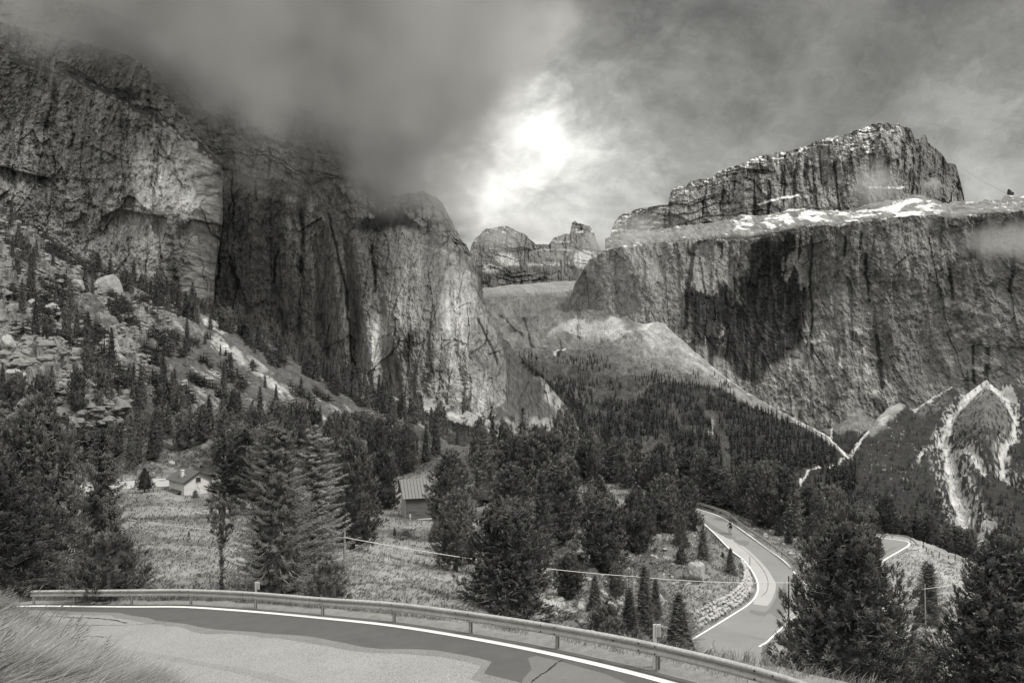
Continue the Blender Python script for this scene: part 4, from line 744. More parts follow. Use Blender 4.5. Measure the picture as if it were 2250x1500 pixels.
# tall stalks with seed heads
m = MB()
for k in range(26):
    x, y = r.uniform(-40, 230), r.uniform(1330, 1560)
    if y < poly_y(G_top)(x) + 4: continue
    p = Gk_s.at(x, y); h = r.uniform(.35, .62); l = r.uniform(.2, .6); pts = [p + np.array([l * h * t * t, r.uniform(-.02, .02), h * t]) for t in np.linspace(0, 1, 6)]
    m.tube(pts, [.005, .005, .004, .004, .004, .003], 4)
    for j in range(5): e = pts[-1] - np.array([l, 0, .8]) * .045 * j; m.tube([e, e + np.array([.035 + .01 * j, r.uniform(-.02, .02), .03])], [.007, .002], 4)
tag(m.build('grass_stalks', mat_flat('seed_heads', .22, .4, 20)), 'tall dry seed-headed stalks in the near bank grass', kind='stuff')
# verge grass along the rail
n = 16000; u = r.uniform(0, len(E3) - 1.01, n); i0 = u.astype(int); f = (u - i0)[:, None]; Eb = E3[i0] * (1 - f) + E3[i0 + 1] * f; Nb = N3[i0]
wlim = -VW[i0]; ww = .9 + (wlim + .9 - .9) * r.uniform(0, 1, n) ** .8; dens = fbm(Eb[:, 0] * .9, ww * 2, o=3, seed=241); k = (dens > -.25) & (ww < wlim + 1.0)
Pv = Eb - Nb * ww[:, None]; Pv[:, 2] = nz(Pv[:, 0], Pv[:, 1]) - np.maximum(ww - wlim, 0) * .8
blades('grass', Pv[k], (.13 + .14 * np.clip(dens + .3, 0, 1) + .12 * (ww > wlim - .2))[k], .016, .8, M_dry, label='ragged verge grass under the guardrail', seed=13, tone=.85)
# meadow tufts
q = px_scatter(90000, (-60, 985, 2300, 1520), lambda x, y: (y > poly_y(A_top)(x) + 10) & (road_mask(x, y, 6) < .05) & (vn(x / 9, y / 5, 0, 8) > -.35) & (y < np.interp(x, EL[:, 0], EL[:, 1]) - 3) & ~((x > 365) & (x < 475) & (y > 1030) & (y < 1085)))
pm = A_s.at(q[:, 0], q[:, 1]); pm[:, 2] += rA(q[:, 0], q[:, 1], pm); dd = pm[:, 1]; tt = tA(q[:, 0], q[:, 1], pm, 0) / .19
blades('grass', pm, .12 + .0017 * dd, .025 + .0008 * dd, 1.0, M_grass, label='long tufted meadow grass on the slopes below the road', seed=17, tone=np.clip(tt, .4, 1.2) * 1.1, wind=(.8, -.1), var=.22)
# ------------------------------------------------------------------ trees
def mat_leaf(name, val, rand=.8):
    m, nt, b = new_mat(name); a = nt.nodes.new('ShaderNodeAttribute'); a.attribute_name = 'tone'; oi = nt.nodes.new('ShaderNodeObjectInfo')
    t = nmath(nt, 'MULTIPLY', nmath(nt, 'MULTIPLY', a.outputs['Fac'], val), nmath(nt, 'ADD', nmath(nt, 'MULTIPLY', oi.outputs['Random'], rand), 1 - rand / 2)); set_tone(nt, b, t); b.inputs['Roughness'].default_value = .7; b.inputs['Specular IOR Level'].default_value = .12; return m
M_pine = mat_leaf('stone_pine_needles', .125); M_spruce = mat_leaf('spruce_needles', .10); M_larch = mat_leaf('larch_needles', .155); M_brush = mat_leaf('young_pine_needles', .155)
M_bark = mat_flat('bark', .16, .4, 6, 4, .95, stretch=(1, 1, .2)); M_twig = mat_flat('pale_twigs', .26, .3, 8, 3, .9)
class Soup:
    def __init__(s): s.V = []; s.T = []
    def tris(s, c, ax, ln, w, r, tone):      # narrow triangles from points c along axes ax
        n = len(c); ax = ax / np.maximum(np.linalg.norm(ax, axis=1), 1e-6)[:, None]; q = np.cross(ax, r.normal(size=(n, 3))); q /= np.maximum(np.linalg.norm(q, axis=1), 1e-6)[:, None]
        ln = np.broadcast_to(ln, (n,))[:, None]; w = np.broadcast_to(w, (n,))[:, None]
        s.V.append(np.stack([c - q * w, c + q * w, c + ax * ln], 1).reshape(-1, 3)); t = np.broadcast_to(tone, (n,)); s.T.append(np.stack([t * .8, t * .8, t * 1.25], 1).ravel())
    def mesh(s, name, mat):
        V = np.concatenate(s.V).astype(np.float32); me = bpy.data.meshes.new(name); n = len(V); me.vertices.add(n); me.vertices.foreach_set('co', V.ravel()); me.loops.add(n); me.loops.foreach_set('vertex_index', np.arange(n, dtype=np.int32))
        me.polygons.add(n // 3); me.polygons.foreach_set('loop_start', np.arange(0, n, 3, dtype=np.int32))
        try: me.polygons.foreach_set('loop_total', np.full(n // 3, 3, np.int32))
        except Exception: pass
        me.update(calc_edges=True); a = me.attributes.new('tone', 'FLOAT', 'POINT'); a.data.foreach_set('value', np.concatenate(s.T).astype(np.float32)); me.materials.append(mat); return me
def mb_mesh(m, name, mat):
    A = ([np.array(m.f4)] if m.f4 else []) + ([np.array(m.f3)] if m.f3 else []); o = mesh_np(name, np.array(m.v), A, mat); me = o.data; bpy.data.objects.remove(o); return me
def unit(v): return v / np.maximum(np.linalg.norm(v, axis=-1, keepdims=True), 1e-6)
def core(S_, H, rad, base, r, seed):
    nu, nv = 22, 26; a = np.linspace(0, 2 * math.pi, nu + 1); t = np.linspace(.0, .97, nv); A, T = np.meshgrid(a, t); q = rad(T) * (1 + .5 * fbm(np.cos(A) * 2.2 + 5, np.sin(A) * 2.2 + 5, T * H * .9, o=3, seed=seed, g=.6)); q[0] = .05; q[-1] = .02
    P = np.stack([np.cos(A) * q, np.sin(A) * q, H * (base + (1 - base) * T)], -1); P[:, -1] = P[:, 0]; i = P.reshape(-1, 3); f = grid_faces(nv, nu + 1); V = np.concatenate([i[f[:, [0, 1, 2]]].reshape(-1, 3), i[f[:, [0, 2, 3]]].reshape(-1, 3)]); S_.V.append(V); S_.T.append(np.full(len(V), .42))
def pine(seed, H=10., R=2.0, prof=((0, .55), (.08, .9), (.25, 1), (.5, .88), (.72, .66), (.88, .40), (.96, .2), (1, .05)), nl=230, tf=13, bl=11, bs=.15, bw=.016, mat=None, asym=.18, base=.03, lobe=.75, fill=1200, corek=.60, tk=1.0):
    r = np.random.default_rng(seed); S_ = Soup(); pt = [p[0] for p in prof]; pr = [p[1] for p in prof]; ph = r.uniform(0, 6, 4)
    u = r.uniform(0, 1, nl * 4); keep = r.uniform(0, 1, nl * 4) < np.interp(u, pt, pr) + .12; t = np.sort(u[keep][:nl]); nl = len(t); th = r.uniform(0, 2 * math.pi, nl)
    rad = R * np.interp(t, pt, pr) * (1 + asym * np.sin(th * 2 + t * 9 + ph[0]) + asym * .8 * np.sin(th * 3 + t * 21 + ph[1])) * r.uniform(.68, 1.1, nl)
    zc = H * (base + (1 - base) * t); out = np.stack([np.cos(th), np.sin(th), 0 * th], -1); up_ = np.array([0, 0, 1.])
    ax = unit(out * (.9 - .75 * t)[:, None] + up_ * (.45 + .8 * t)[:, None] + r.normal(0, .22, (nl, 3))); c0 = out * rad[:, None] + up_ * zc[:, None] - ax * lobe * .6; lt = r.uniform(.6, 1.4, nl)
    k = nl * tf; L = np.repeat(np.arange(nl), tf); s_ = r.uniform(0, 1, k); tc = c0[L] + ax[L] * (s_ * lobe)[:, None] + r.normal(0, .15 * lobe, (k, 3)) * (1.25 - s_)[:, None]; ta = unit(ax[L] + .6 * unit(tc - (c0[L] + ax[L] * .2)) + up_ * .35)
    b = np.repeat(np.arange(k), bl); n = len(b); bc = tc[b] + ta[b] * (r.uniform(-.5, .5, n) * bs * 1.6)[:, None]; ba = unit(ta[b] + r.normal(0, .45, (n, 3)))
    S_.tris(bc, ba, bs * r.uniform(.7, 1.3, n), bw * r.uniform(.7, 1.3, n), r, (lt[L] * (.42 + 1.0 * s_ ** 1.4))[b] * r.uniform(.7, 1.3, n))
    tf_ = r.uniform(.02, .93, fill); thf = r.uniform(0, 6.283, fill); rf = R * np.interp(tf_, pt, pr) * r.uniform(.15, .78, fill); cf = np.stack([np.cos(thf) * rf, np.sin(thf) * rf, H * (base + (1 - base) * tf_)], -1)
    S_.tris(cf, r.normal(0, 1, (fill, 3)) + np.array([0, 0, .6]), .42 * r.uniform(.6, 1.4, fill), .09, r, .6)
    core(S_, H, lambda q: R * np.interp(q, pt, pr) * corek, base, r, seed)
    m = MB(); m.tube([(0, 0, -.8), (.03, 0, H * .3), (-.02, .03, H * .65), (0, 0, H * .93)], [(.035 * H / 2 + .05) * tk, (.022 * H / 2 + .04) * tk, .05 * tk, .015], 7)
    for i in range(0, nl, 5): a = c0[i]; m.tube([(0, 0, max(a[2] - rad[i] * .5, .2)), tuple(a * np.array([.55, .55, 1]) - np.array([0, 0, .15])), tuple(a + ax[i] * .3)], [.045, .03, .01], 4, False)
    return S_.mesh('crown', mat or M_pine), mb_mesh(m, 'trunk', M_bark), H, R
def spruce(seed, H=12., R=2.4, nw=40, nb=8, st=13, bl=5, bs=.2, bw=.02, mat=None, droop=.32, base=.04, gap=0.0, pw=.85, hang=.5, upturn=.25, trunkmat=None, twig=False, bare=0.0, two=False, fill=700, cr_=.5, wild=.12):
    r = np.random.default_rng(seed); S_ = Soup(); m = MB(); tm = MB()
    tops = [(0, 0, 1.0)] if not two else [(-.32, 0, 1.0), (.34, .1, .97)]
    for ox, oy, hs in tops:
        for i in range(nw):
            t = (i + r.uniform(0, .8)) / nw; z = H * hs * (base + (1 - base) * t); ang0 = r.uniform(0, 6.28)
            for j in range(nb if t < .85 else max(3, nb // 2)):
                if r.uniform() < gap * (1.2 - t): continue
                a = ang0 + j * 6.283 / nb + r.uniform(-.3, .3); L = R * ((1 - t) ** pw * .97 + .03) * r.uniform(.62 - wild, 1.14); o_ = np.array([math.cos(a), math.sin(a), 0])
                s_ = np.linspace(.08, 1, st); lift = .25 * t; path = np.array([ox * (t if two else 0), oy * (t if two else 0), z]) + o_ * (s_ * L)[:, None] + np.array([0, 0, 1]) * (L * (lift * s_ - droop * np.sin(s_ * 2.2) * (1 - .6 * t) + upturn * s_ ** 3))[:, None]
                side = np.array([-o_[1], o_[0], 0]); path = path + np.outer(s_ ** 1.5, r.normal(0, wild * .5, 3)) * L; k = st * bl; p = np.repeat(path, bl, 0); sr = np.repeat(s_, bl); sg = np.tile([1, -1, .3, -.3, 0] * 4, k)[:k]
                wd = .17 * L * (1.1 - sr) + .05; c = p + side * (sg * wd * r.uniform(0, 1, k))[:, None] + r.normal(0, .03, (k, 3)); ba = side * (sg * .7)[:, None] + o_ * .55 + np.array([0, 0, -1]) * (hang * r.uniform(0, 1.5, k))[:, None] + r.normal(0, .35, (k, 3)); kk = s_[0]
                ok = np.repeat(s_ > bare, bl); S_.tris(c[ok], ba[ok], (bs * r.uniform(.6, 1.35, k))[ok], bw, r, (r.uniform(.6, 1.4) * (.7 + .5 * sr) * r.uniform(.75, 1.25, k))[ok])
                if (twig or i % 3 == 0) and L > .3: tm.tube([tuple(path[0]), tuple(path[st // 2]), tuple(path[-1])], [.028 * L / 2 + .008, .016, .006], 3, False)
        m.tube([(0, 0, -.8), (ox * .35, oy * .3, H * .35), (ox * .8, oy, H * .75), (ox, oy, H * hs)], [.018 * H, .013 * H, .006 * H, .012], 7)
    if fill:
        tf_ = r.uniform(.03, .95, fill); rf = R * (1 - tf_) ** pw * r.uniform(0, .6, fill); th = r.uniform(0, 6.28, fill); S_.tris(np.stack([np.cos(th) * rf, np.sin(th) * rf, H * tf_], -1), r.normal(0, 1, (fill, 3)) + np.array([0, 0, -.3]), .4, .07, r, .55)
    if cr_: core(S_, H * .97, lambda q: R * (1 - q) ** pw * cr_, base, r, seed)
    b = m.n; m.v += tm.v; m.f4 += [tuple(b + q for q in f) for f in tm.f4]; m.n += tm.n
    return S_.mesh('crown', mat or M_spruce), mb_mesh(m, 'trunk', trunkmat or M_bark), H, R
COLP = ((0, .6), (.1, .95), (.3, 1), (.6, .86), (.8, .6), (.93, .32), (1, .06)); CONP = ((0, .8), (.06, 1), (.3, .86), (.6, .55), (.85, .24), (1, .03)); RNDP = ((0, .5), (.12, .85), (.35, 1), (.65, .95), (.85, .7), (.95, .42), (1, .1))
PROTO = {
 'big': pine(1, 13, 3.6, RNDP if 0 else ((0, .75), (.1, 1), (.3, .98), (.5, .82), (.7, .58), (.86, .40), (.95, .22), (1, .05)), nl=700, tf=14, bl=14, bs=.17, bw=.016, lobe=.8, fill=8000, asym=.16, corek=.42),
 'pa': pine(2, 10, 2.1, COLP, nl=340, tf=13, bl=13, bs=.16, bw=.020, fill=2400), 'pb': pine(3, 10, 2.2, RNDP, nl=340, tf=13, bl=13, bs=.16, bw=.020, fill=2400, asym=.25), 'pc': pine(4, 10, 2.3, CONP, nl=320, tf=13, bl=13, bs=.16, bw=.02, fill=2400),
 'tip': pine(5, 10, 2.9, ((0, .9), (.08, 1), (.3, .9), (.6, .72), (.82, .62), (.93, .45), (1, .15)), nl=460, tf=13, bl=13, bw=.02, fill=4000, asym=.2, corek=.5),
 'bush': pine(6, 4, 1.8, ((0, .9), (.2, 1), (.5, .8), (.8, .5), (1, .08)), nl=130, tf=14, bl=12, bs=.16, bw=.014, mat=M_brush, fill=300, lobe=.6),
 'thin': pine(7, 8, .95, ((0, .03), (.45, .06), (.58, .45), (.7, .85), (.84, 1), (.94, .7), (1, .2)), nl=90, tf=10, bl=10, bs=.13, mat=M_brush, fill=60, lobe=.45, corek=.2, tk=.42),
 'sa': spruce(11, 12, 2.3, nw=44, droop=.2, hang=.4), 'sb': spruce(12, 12, 3.2, nw=34, nb=7, st=16, bl=6, gap=.22, hang=1.2, droop=.42, bs=.26, twig=True, cr_=.25, fill=1400), 's2': spruce(13, 12, 3.0, nw=40, droop=.15, hang=.3, two=True, pw=.75),
 'twiggy': spruce(14, 14, 3.6, nw=52, nb=8, st=20, bl=12, bs=.17, bw=.015, gap=.2, hang=1.5, droop=.34, upturn=.2, mat=M_brush, trunkmat=M_twig, twig=True, two=True, pw=.62, bare=.1, fill=1500, cr_=.38, wild=.35),
 'larch': spruce(15, 14, 3.2, nw=66, nb=9, st=22, bl=15, bs=.14, bw=.012, hang=.5, droop=.02, upturn=.12, gap=.15, wild=.35, mat=M_larch, trunkmat=M_twig, twig=True, pw=.7, fill=0, cr_=0),
 'ma': pine(21, 11, 2.1, COLP, nl=120, tf=8, bl=7, bs=.32, bw=.055, fill=700), 'mb': pine(22, 11, 2.4, RNDP, nl=120, tf=8, bl=7, bs=.32, bw=.055, fill=700, asym=.25), 'mc': spruce(23, 12, 2.2, nw=26, nb=7, st=6, bl=3, bs=.42, bw=.06, fill=250), 'md': spruce(24, 12, 1.7, nw=24, nb=6, st=6, bl=3, bs=.4, bw=.06, fill=200, gap=.1),
}
def place_tree(kind, px, base, top, width, label, group=None, surf=None, d=None, rz=None, parts=True, name=None):
    cr, tr, H, R = PROTO[kind]; surf = surf or A_s; d = float(surf.d(np.array(float(px)), np.array(float(base)))) if d is None else d; loc = P3(px, base, d); h = (base - top) * d / F; w = width * d / F * (1.22 if kind in ('sa', 'mc', 'md') else 1.0)
    nm = name or {'s': 'spruce', 'm': 'conifer', 'l': 'larch', 't': 'pine_tree'}.get(kind[0], 'stone_pine'); nm = 'spruce' if kind in ('twiggy', 'mc', 'md') else nm
    t = empty(nm, tuple(loc), random.uniform(0, 6.28) if rz is None else rz); cat = {'larch': 'larch', 'spruce': 'spruce'}.get(nm, 'pine tree'); tag(t, label, cat, group)
    sc = (w / (2 * R) * random.uniform(.97, 1.03), w / (2 * R), h / H)
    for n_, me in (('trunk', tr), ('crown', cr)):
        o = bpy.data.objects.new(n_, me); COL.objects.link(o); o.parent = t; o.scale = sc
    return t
TREES = [
 ('big', 80, 1302, 872, 260, 'broad dark stone pine at the left edge rising behind the grass bank', None), ('big', -20, 1300, 985, 250, 'lighter bushy pine cut by the left edge in front of the broad dark pine', 33),
 ('sb', 225, 1310, 940, 250, 'ragged drooping spruce with a bare leader left of the white house', 46), ('bush', 250, 1306, 1160, 165, 'soft grey young pine growing in front of the drooping spruce', 41),
 ('thin', 487, 1306, 1085, 72, 'thin pine with a bare stem and a small tufted crown left of the twiggy spruce', 42), ('twiggy', 608, 1318, 925, 260, 'tall twiggy twin-stemmed spruce with pale branches behind the marker post', 42),
 ('larch', 690, 1316, 935, 235, 'feathery pale larch leaning against the twiggy spruce', 46), ('bush', 720, 1318, 1225, 100, 'low dark pine brush under the feathery larch', 39),
 ('pa', 775, 1205, 950, 112, 'tall dense stone pine right of the feathery larch', None), ('pc', 535, 1110, 945, 150, 'dark spreading stone pine beside the gable of the white house', 120),
 ('pa', 840, 1135, 985, 80, 'dark pine standing left of the wooden hut', 130), ('pa', 990, 1160, 985, 100, 'rounded stone pine hiding the right end of the wooden hut', 92), ('pa', 1002, 1245, 1072, 98, 'stone pine standing below the hut in front of the rounded one', 66),
 ('sa', 955, 1190, 1146, 46, 'tiny spruce at the foot of the pine below the hut', 74), ('tip', 1112, 1362, 1100, 215, 'large pine with pale cone-laden tips right behind the guardrail', 44), ('sa', 1063, 1105, 935, 84, 'tiered dark spruce on the left of the middle grove', 128),
 ('pa', 1125, 1150, 1015, 92, 'pine behind the pale-tipped pine', 105), ('pb', 1150, 1110, 948, 120, 'big rounded pine at the back of the middle grove', 130), ('sa', 1190, 1245, 1030, 84, 'slender dark spruce right of the pale-tipped pine', 76),
 ('pb', 1235, 1192, 998, 112, 'broad stone pine in the heart of the middle grove', 90), ('pb', 1325, 1265, 1083, 112, 'full stone pine standing above the cable', 78), ('pc', 1318, 1150, 1045, 76, 'pine in the gap behind the full stone pine', 112), ('pa', 1398, 1215, 1067, 72, 'slim stone pine right of the full stone pine', 90),
 ('sa', 1345, 1110, 978, 88, 'pointed conifer at the back of the grove left of the clearing', 138), ('pb', 1290, 1100, 975, 76, 'round-headed pine at the back of the grove', 140), ('pb', 1375, 1100, 962, 92, 'tall bushy pine before the grass clearing', 142), ('pb', 1430, 1125, 988, 92, 'broad round pine left of the road bend', 132),
 ('pa', 1458, 1190, 1040, 88, 'full pine close to the left of the lower road', 98), ('pa', 1502, 1180, 1045, 78, 'pine leaning over the top of the lower road', 104), ('sa', 1425, 1200, 1060, 54, 'slender grey-topped spruce between two pines near the road', 96), ('pc', 1497, 1215, 1132, 40, 'small pine beside the upper end of the lower road', 92),
 ('sa', 1545, 985 + 125, 985, 88, 'tall tiered spruce behind the top of the lower road', 128), ('pa', 1510, 1105, 1005, 70, 'dark pine left of the tall tiered spruce', 132), ('pa', 1585, 1125, 1030, 84, 'pine right of the tall tiered spruce', 121), ('sa', 1632, 1150, 1045, 84, 'spruce with spread skirts above the road guardrail', 118), ('pb', 1685, 1130, 1008, 96, 'broad-headed pine over the far side of the road', 138),
 ('pb', 1712, 1175, 1080, 84, 'pine on the rocky shoulder beside the road', 112), ('pa', 1752, 1172, 1065, 72, 'pine right of the rocky shoulder', 116), ('sa', 1665, 1120, 1062, 60, 'small dark conifer behind the skirted spruce', 130), ('sa', 1712, 1180, 1128, 32, 'little spruce on the shoulder right of the guardrail', 104), ('sa', 1732, 1212, 1158, 40, 'little dark spruce by the guardrail bend', 98),
 ('pa', 1782, 1232, 1128, 50, 'narrow pale-topped pine left of the huge pine', 95), ('pb', 1817, 1165, 1064, 78, 'round stone pine standing alone behind the huge pine', 150), ('pa', 1808, 1180, 1118, 36, 'small pine under the round lone pine', 120),
 ('sa', 1545, 1262, 1150, 52, 'slim spruce beside the grey boulder', 86), ('pc', 1497, 1272, 1196, 48, 'small pine left of the grey boulder', 84), ('sa', 1605, 1266, 1203, 40, 'little spruce at the inside of the bend', 84), ('sa', 1588, 1236, 1212, 22, 'tiny conifer next to the little bend spruce', 90),
 ('pa', 1250, 1312, 1214, 68, 'small dark pine on the bank left of the wire pole', 61), ('sa', 1307, 1346, 1262, 56, 'young spruce on the bank below the small dark pine', 56), ('pa', 1353, 1312, 1238, 40, 'narrow young pine under the cable', 62), ('bush', 1330, 1410, 1322, 98, 'bushy dwarf pine behind the guardrail', 47),
 ('sa', 1382, 1402, 1290, 70, 'spruce right of the dwarf pine at the pole foot', 50), ('sa', 1415, 1402, 1240, 74, 'dark spruce rising right of the wire pole', 56), ('sa', 1440, 1355, 1270, 46, 'slender spruce behind the dark spruce by the pole', 62), ('sa', 1492, 1440, 1300, 102, 'dense dark spruce just behind the marker post at the road edge', 50),
 ('big', 1868, 1580, 1118, 310, 'huge dark stone pine before the lower road bend', 41), ('big', 2205, 1575, 1185, 290, 'tall stone pine at the right edge with loose side branches', 44), ('pa', 2262, 1560, 1172, 90, 'pine cut by the right edge of the view', 48), ('s2', 2040, 1370, 1233, 92, 'twin-topped spruce alone on the right meadow', 99),
 ('bush', 2012, 1530, 1425, 110, 'soft young pine right of the huge pine', 50), ('bush', 2130, 1530, 1470, 90, 'low pine brush between the two great right-hand pines', 50), ('pc', 318, 1076, 1028, 42, 'small spruce-like pine beside the upper road left of the white house', 163), ('bush', 429, 1094, 1076, 15, 'tiny pine against the white gable wall', 158),
 ('sa', 867, 1177, 1158, 11, 'sapling in the meadow below the hut', 90), ('bush', 893, 1176, 1163, 26, 'low shrubby pine in the meadow below the hut', 90), ('sa', 415, 1180, 1166, 8, 'seedling conifer low in the left meadow', 85)]
for k_, px, b_, t_, w_, lab, d_ in TREES: place_tree(k_, px, b_, t_, w_, lab, None, d=d_)
def scatter_trees(n, region, surf, kinds, hm, lab, group, seed, wr=(.34, .5), mind=9, sel=None, sink=2):
    r = np.random.default_rng(seed); xs = [q[0] for q in region]; ys = [q[1] for q in region]; pts = []; tries = 0
    while len(pts) < n and tries < n * 400:
        tries += 1; x, y = r.uniform(min(xs), max(xs)), r.uniform(min(ys), max(ys))
        if not in_poly(x, y, region) or (sel is not None and not sel(x, y)): continue
        if any((x - a) ** 2 + ((y - b) * 1.5) ** 2 < mind ** 2 for a, b in pts): continue
        pts.append((x, y))
    for x, y in sorted(pts, key=lambda q: q[1]):
        d = float(surf.d(np.array(x), np.array(y))); h = r.uniform(*hm); hp = h * F / d; place_tree(kinds[r.integers(len(kinds))], x, y + sink, y - hp, hp * r.uniform(*wr), lab(x, y) if callable(lab) else lab, group, surf)
scatter_trees(46, [(120, 930), (700, 925), (700, 1000), (500, 1040), (380, 1018), (240, 1018), (120, 1010)], A_s, ['ma', 'mb', 'mc', 'mc'], (8, 12), 'dark conifer in the belt of trees above the upper road and the white house', 'conifers in the belt above the upper road', 31, mind=13, sel=lambda x, y: y > poly_y(A_top)(x) + 2 and not (340 < x < 480 and y > 990))
scatter_trees(18, [(480, 1000), (760, 985), (780, 1060), (560, 1090), (490, 1075)], A_s, ['ma', 'pa', 'mb', 'pc'], (9, 12), 'dark conifer in the clump between the white house and the wooden hut', 'conifers between house and hut', 32, mind=15)
scatter_trees(27, [(760, 985), (1100, 998), (1260, 1022), (1420, 1060), (1420, 1085), (1260, 1085), (1030, 1085), (1030, 1050), (870, 1052), (760, 1080)], A_s, ['ma', 'mb', 'pa', 'pb', 'mc'], (8, 12), 'stone pine in the thick grove behind the wooden hut', 'pines in the grove behind the hut', 33, mind=20, wr=(.30, .42))
scatter_trees(22, [(1440, 1085), (1560, 1104), (1700, 1152), (1800, 1184), (1900, 1172), (1900, 1185), (1800, 1200), (1720, 1176), (1600, 1118), (1440, 1110)], A_s, ['pa', 'pb', 'ma', 'mc'], (6, 9), 'stone pine in the row just beyond the lower road', 'pines beyond the lower road', 34, mind=13, sel=lambda x, y: sd_poly(np.array(x), np.array(y), ROADP) > 6)
for i, (x, b_, t_, w_) in enumerate([(1900, 1172, 1118, 46), (1925, 1176, 1120, 48), (1946, 1180, 1088, 56), (1962, 1182, 1100, 44), (1992, 1188, 1130, 40), (2018, 1198, 1130, 44), (2040, 1206, 1122, 42), (2062, 1214, 1148, 34), (2085, 1220, 1148, 40), (2106, 1226, 1152, 46), (2132, 1236, 1160, 44), (2160, 1252, 1188, 36), (2185, 1262, 1160, 48), (2212, 1274, 1180, 44), (2240, 1285, 1165, 46), (1880, 1170, 1130, 36), (2050, 1210, 1170, 26), (2020, 1200, 1170, 26)]):
    place_tree(['ma', 'mb', 'pa', 'mc'][i % 4], x, b_, t_, w_, 'small pine in the row behind the fenced crest of the right meadow', 'pines behind the right meadow', d=172)
# on the boulder slope and along its upper edge
rimB = poly_y(B_top)
scatter_trees(125, [(200, 590), (470, 690), (640, 765), (820, 855), (900, 905), (1000, 938), (1000, 975), (900, 950), (800, 905), (640, 815), (470, 735), (300, 660), (200, 625)], B_s, ['ma', 'mc', 'md', 'mc'], (9, 16), 'dark conifer in the diagonal belt under the left rock walls', 'conifers in the belt under the left walls', 35, mind=5)
scatter_trees(40, [(-40, 520), (120, 560), (240, 640), (330, 690), (420, 760), (450, 820), (380, 900), (-40, 920)], B_s, ['mc', 'md', 'mc', 'ma'], (9, 15), 'dark spruce growing among the pale boulders of the left slope', 'spruces among the boulders', 36, mind=18, wr=(.28, .42), sel=lambda x, y: vn(x / 60, y / 60, 0, 4) > -.35)
scatter_trees(12, [(380, 700), (560, 800), (780, 920), (700, 940), (500, 900), (380, 820)], B_s, ['mc', 'md'], (5, 8), 'lone small conifer on the open scree of the left slope', 'lone conifers on the scree', 37, mind=30)
scatter_trees(34, [(-40, 880), (400, 890), (700, 930), (900, 950), (1100, 985), (1100, 1000), (700, 985), (-40, 985)], B_s, ['mb', 'mc', 'ma', 'mc'], (8, 12), 'dark conifer at the foot of the boulder slope behind the belt', 'conifers at the foot of the boulder slope', 38, mind=12)
# far woods and dwarf scrub: past counting
def wood(name, pts, surf, hr, seed, tone, label, wid=.46, nb=7, ny=5, relf=None):
    r = np.random.default_rng(seed); n = len(pts); P = surf.at(pts[:, 0], pts[:, 1])
    if relf is not None: P[:, 2] += relf(pts[:, 0], pts[:, 1], P)
    h = r.uniform(*hr, n); S_ = Soup()
    for k in range(ny):
        t = k / ny; a = r.uniform(0, 6.28, (n, nb)) ; rr = (h * wid * .5 * (1 - t) ** .7)[:, None] * r.uniform(.7, 1.2, (n, nb)); c = P[:, None] + np.stack([np.cos(a) * rr * .25, np.sin(a) * rr * .25, (h * (t + .18))[:, None] + 0 * rr], -1)
        ax = np.stack([np.cos(a) * rr, np.sin(a) * rr, -(h * .10)[:, None] + 0 * rr], -1); S_.tris(c.reshape(-1, 3), ax.reshape(-1, 3), (rr * 1.0).ravel(), (np.repeat(h, nb) * .05), r, np.repeat(r.uniform(.6, 1.4, n), nb) * (.8 + .5 * t))
    q = r.normal(0, .03, (n * 3, 3)) + np.array([0, 0, 1]); hh = np.repeat(h, 3); S_.tris(np.repeat(P, 3, 0) + np.array([0, 0, .3]), q, hh, hh * .07, r, 1.0)
    me = S_.mesh(name, tone); o = bpy.data.objects.new(name, me); COL.objects.link(o); tag(o, label, kind='stuff'); return o
M_wood = mat_leaf('distant_conifers', .04, 0); M_scrub = mat_leaf('dwarf_pine_scrub', .04, 0)
r = np.random.default_rng(77); RIV = [(1790, 942), (1825, 965), (1848, 990), (1862, 1004), (1856, 1022), (1820, 1045), (1785, 1065), (1755, 1092)]
q = px_scatter(6500, (1040, 790, 1880, 1170), lambda x, y: (y > poly_y(C_top)(x) + 4) & (forest_mask(x, y) > .5) & (fbm(x / 14, y / 9, o=3, seed=411) > -.3) & (seg_dist(x, y - 10, RIV)[0] > 15) & (seg_dist(x, y, RIV)[0] > 7)); wood('forest', q, C_s, (5, 14), 41, M_wood, 'dark far-off conifer forest on the valley side', relf=rC)
q = px_scatter(420, (1090, 790, 1700, 960), lambda x, y: (y > poly_y(C_top)(x) + 14) & (forest_mask(x, y) < .5) & (vn(x / 30, y / 20, 0, 6) > .1)); wood('scattered_trees', q, C_s, (8, 13), 42, M_wood, 'scattered tiny conifers at the upper edge of the far forest', relf=rC)
q = px_scatter(1500, (1745, 880, 2310, 1250), lambda x, y: (y > poly_y(D_top)(x) + 6) & (tD(x, y, None, 0) < .09) & (vn(x / 22, y / 16, 0, 12) + (y - 1050) / 500 > -.1)); wood('scrub', q, D_s, (2.5, 6), 43, M_wood, 'dark scrub and scattered dwarf trees on the gullied slope', wid=.8, relf=rD)
q = px_scatter(200, (1775, 940, 1970, 1000), lambda x, y: (y > 952 - .0 * x)); wood('scrub', q, C2_s, (5, 9), 44, M_wood, 'dark scrub below the low mound')
sB = lambda x, y: fbmA((x * .82 + y * .57) / 60, (y * .82 - x * .57) / 22, 4, 187, .6)
q = px_scatter(2600, (-70, 500, 1050, 960), lambda x, y: (y > rimB(x) + 3) & ((sB(x, y) > .14) | (y < rimB(x) + 14)) & (y < rimB(x) + 260)); wood('scrub', q, B_s, (1.8, 4.5), 45, M_scrub, 'dark dwarf pine scrub in streaks down the left slope', wid=1.6, nb=8, ny=3, relf=rB)
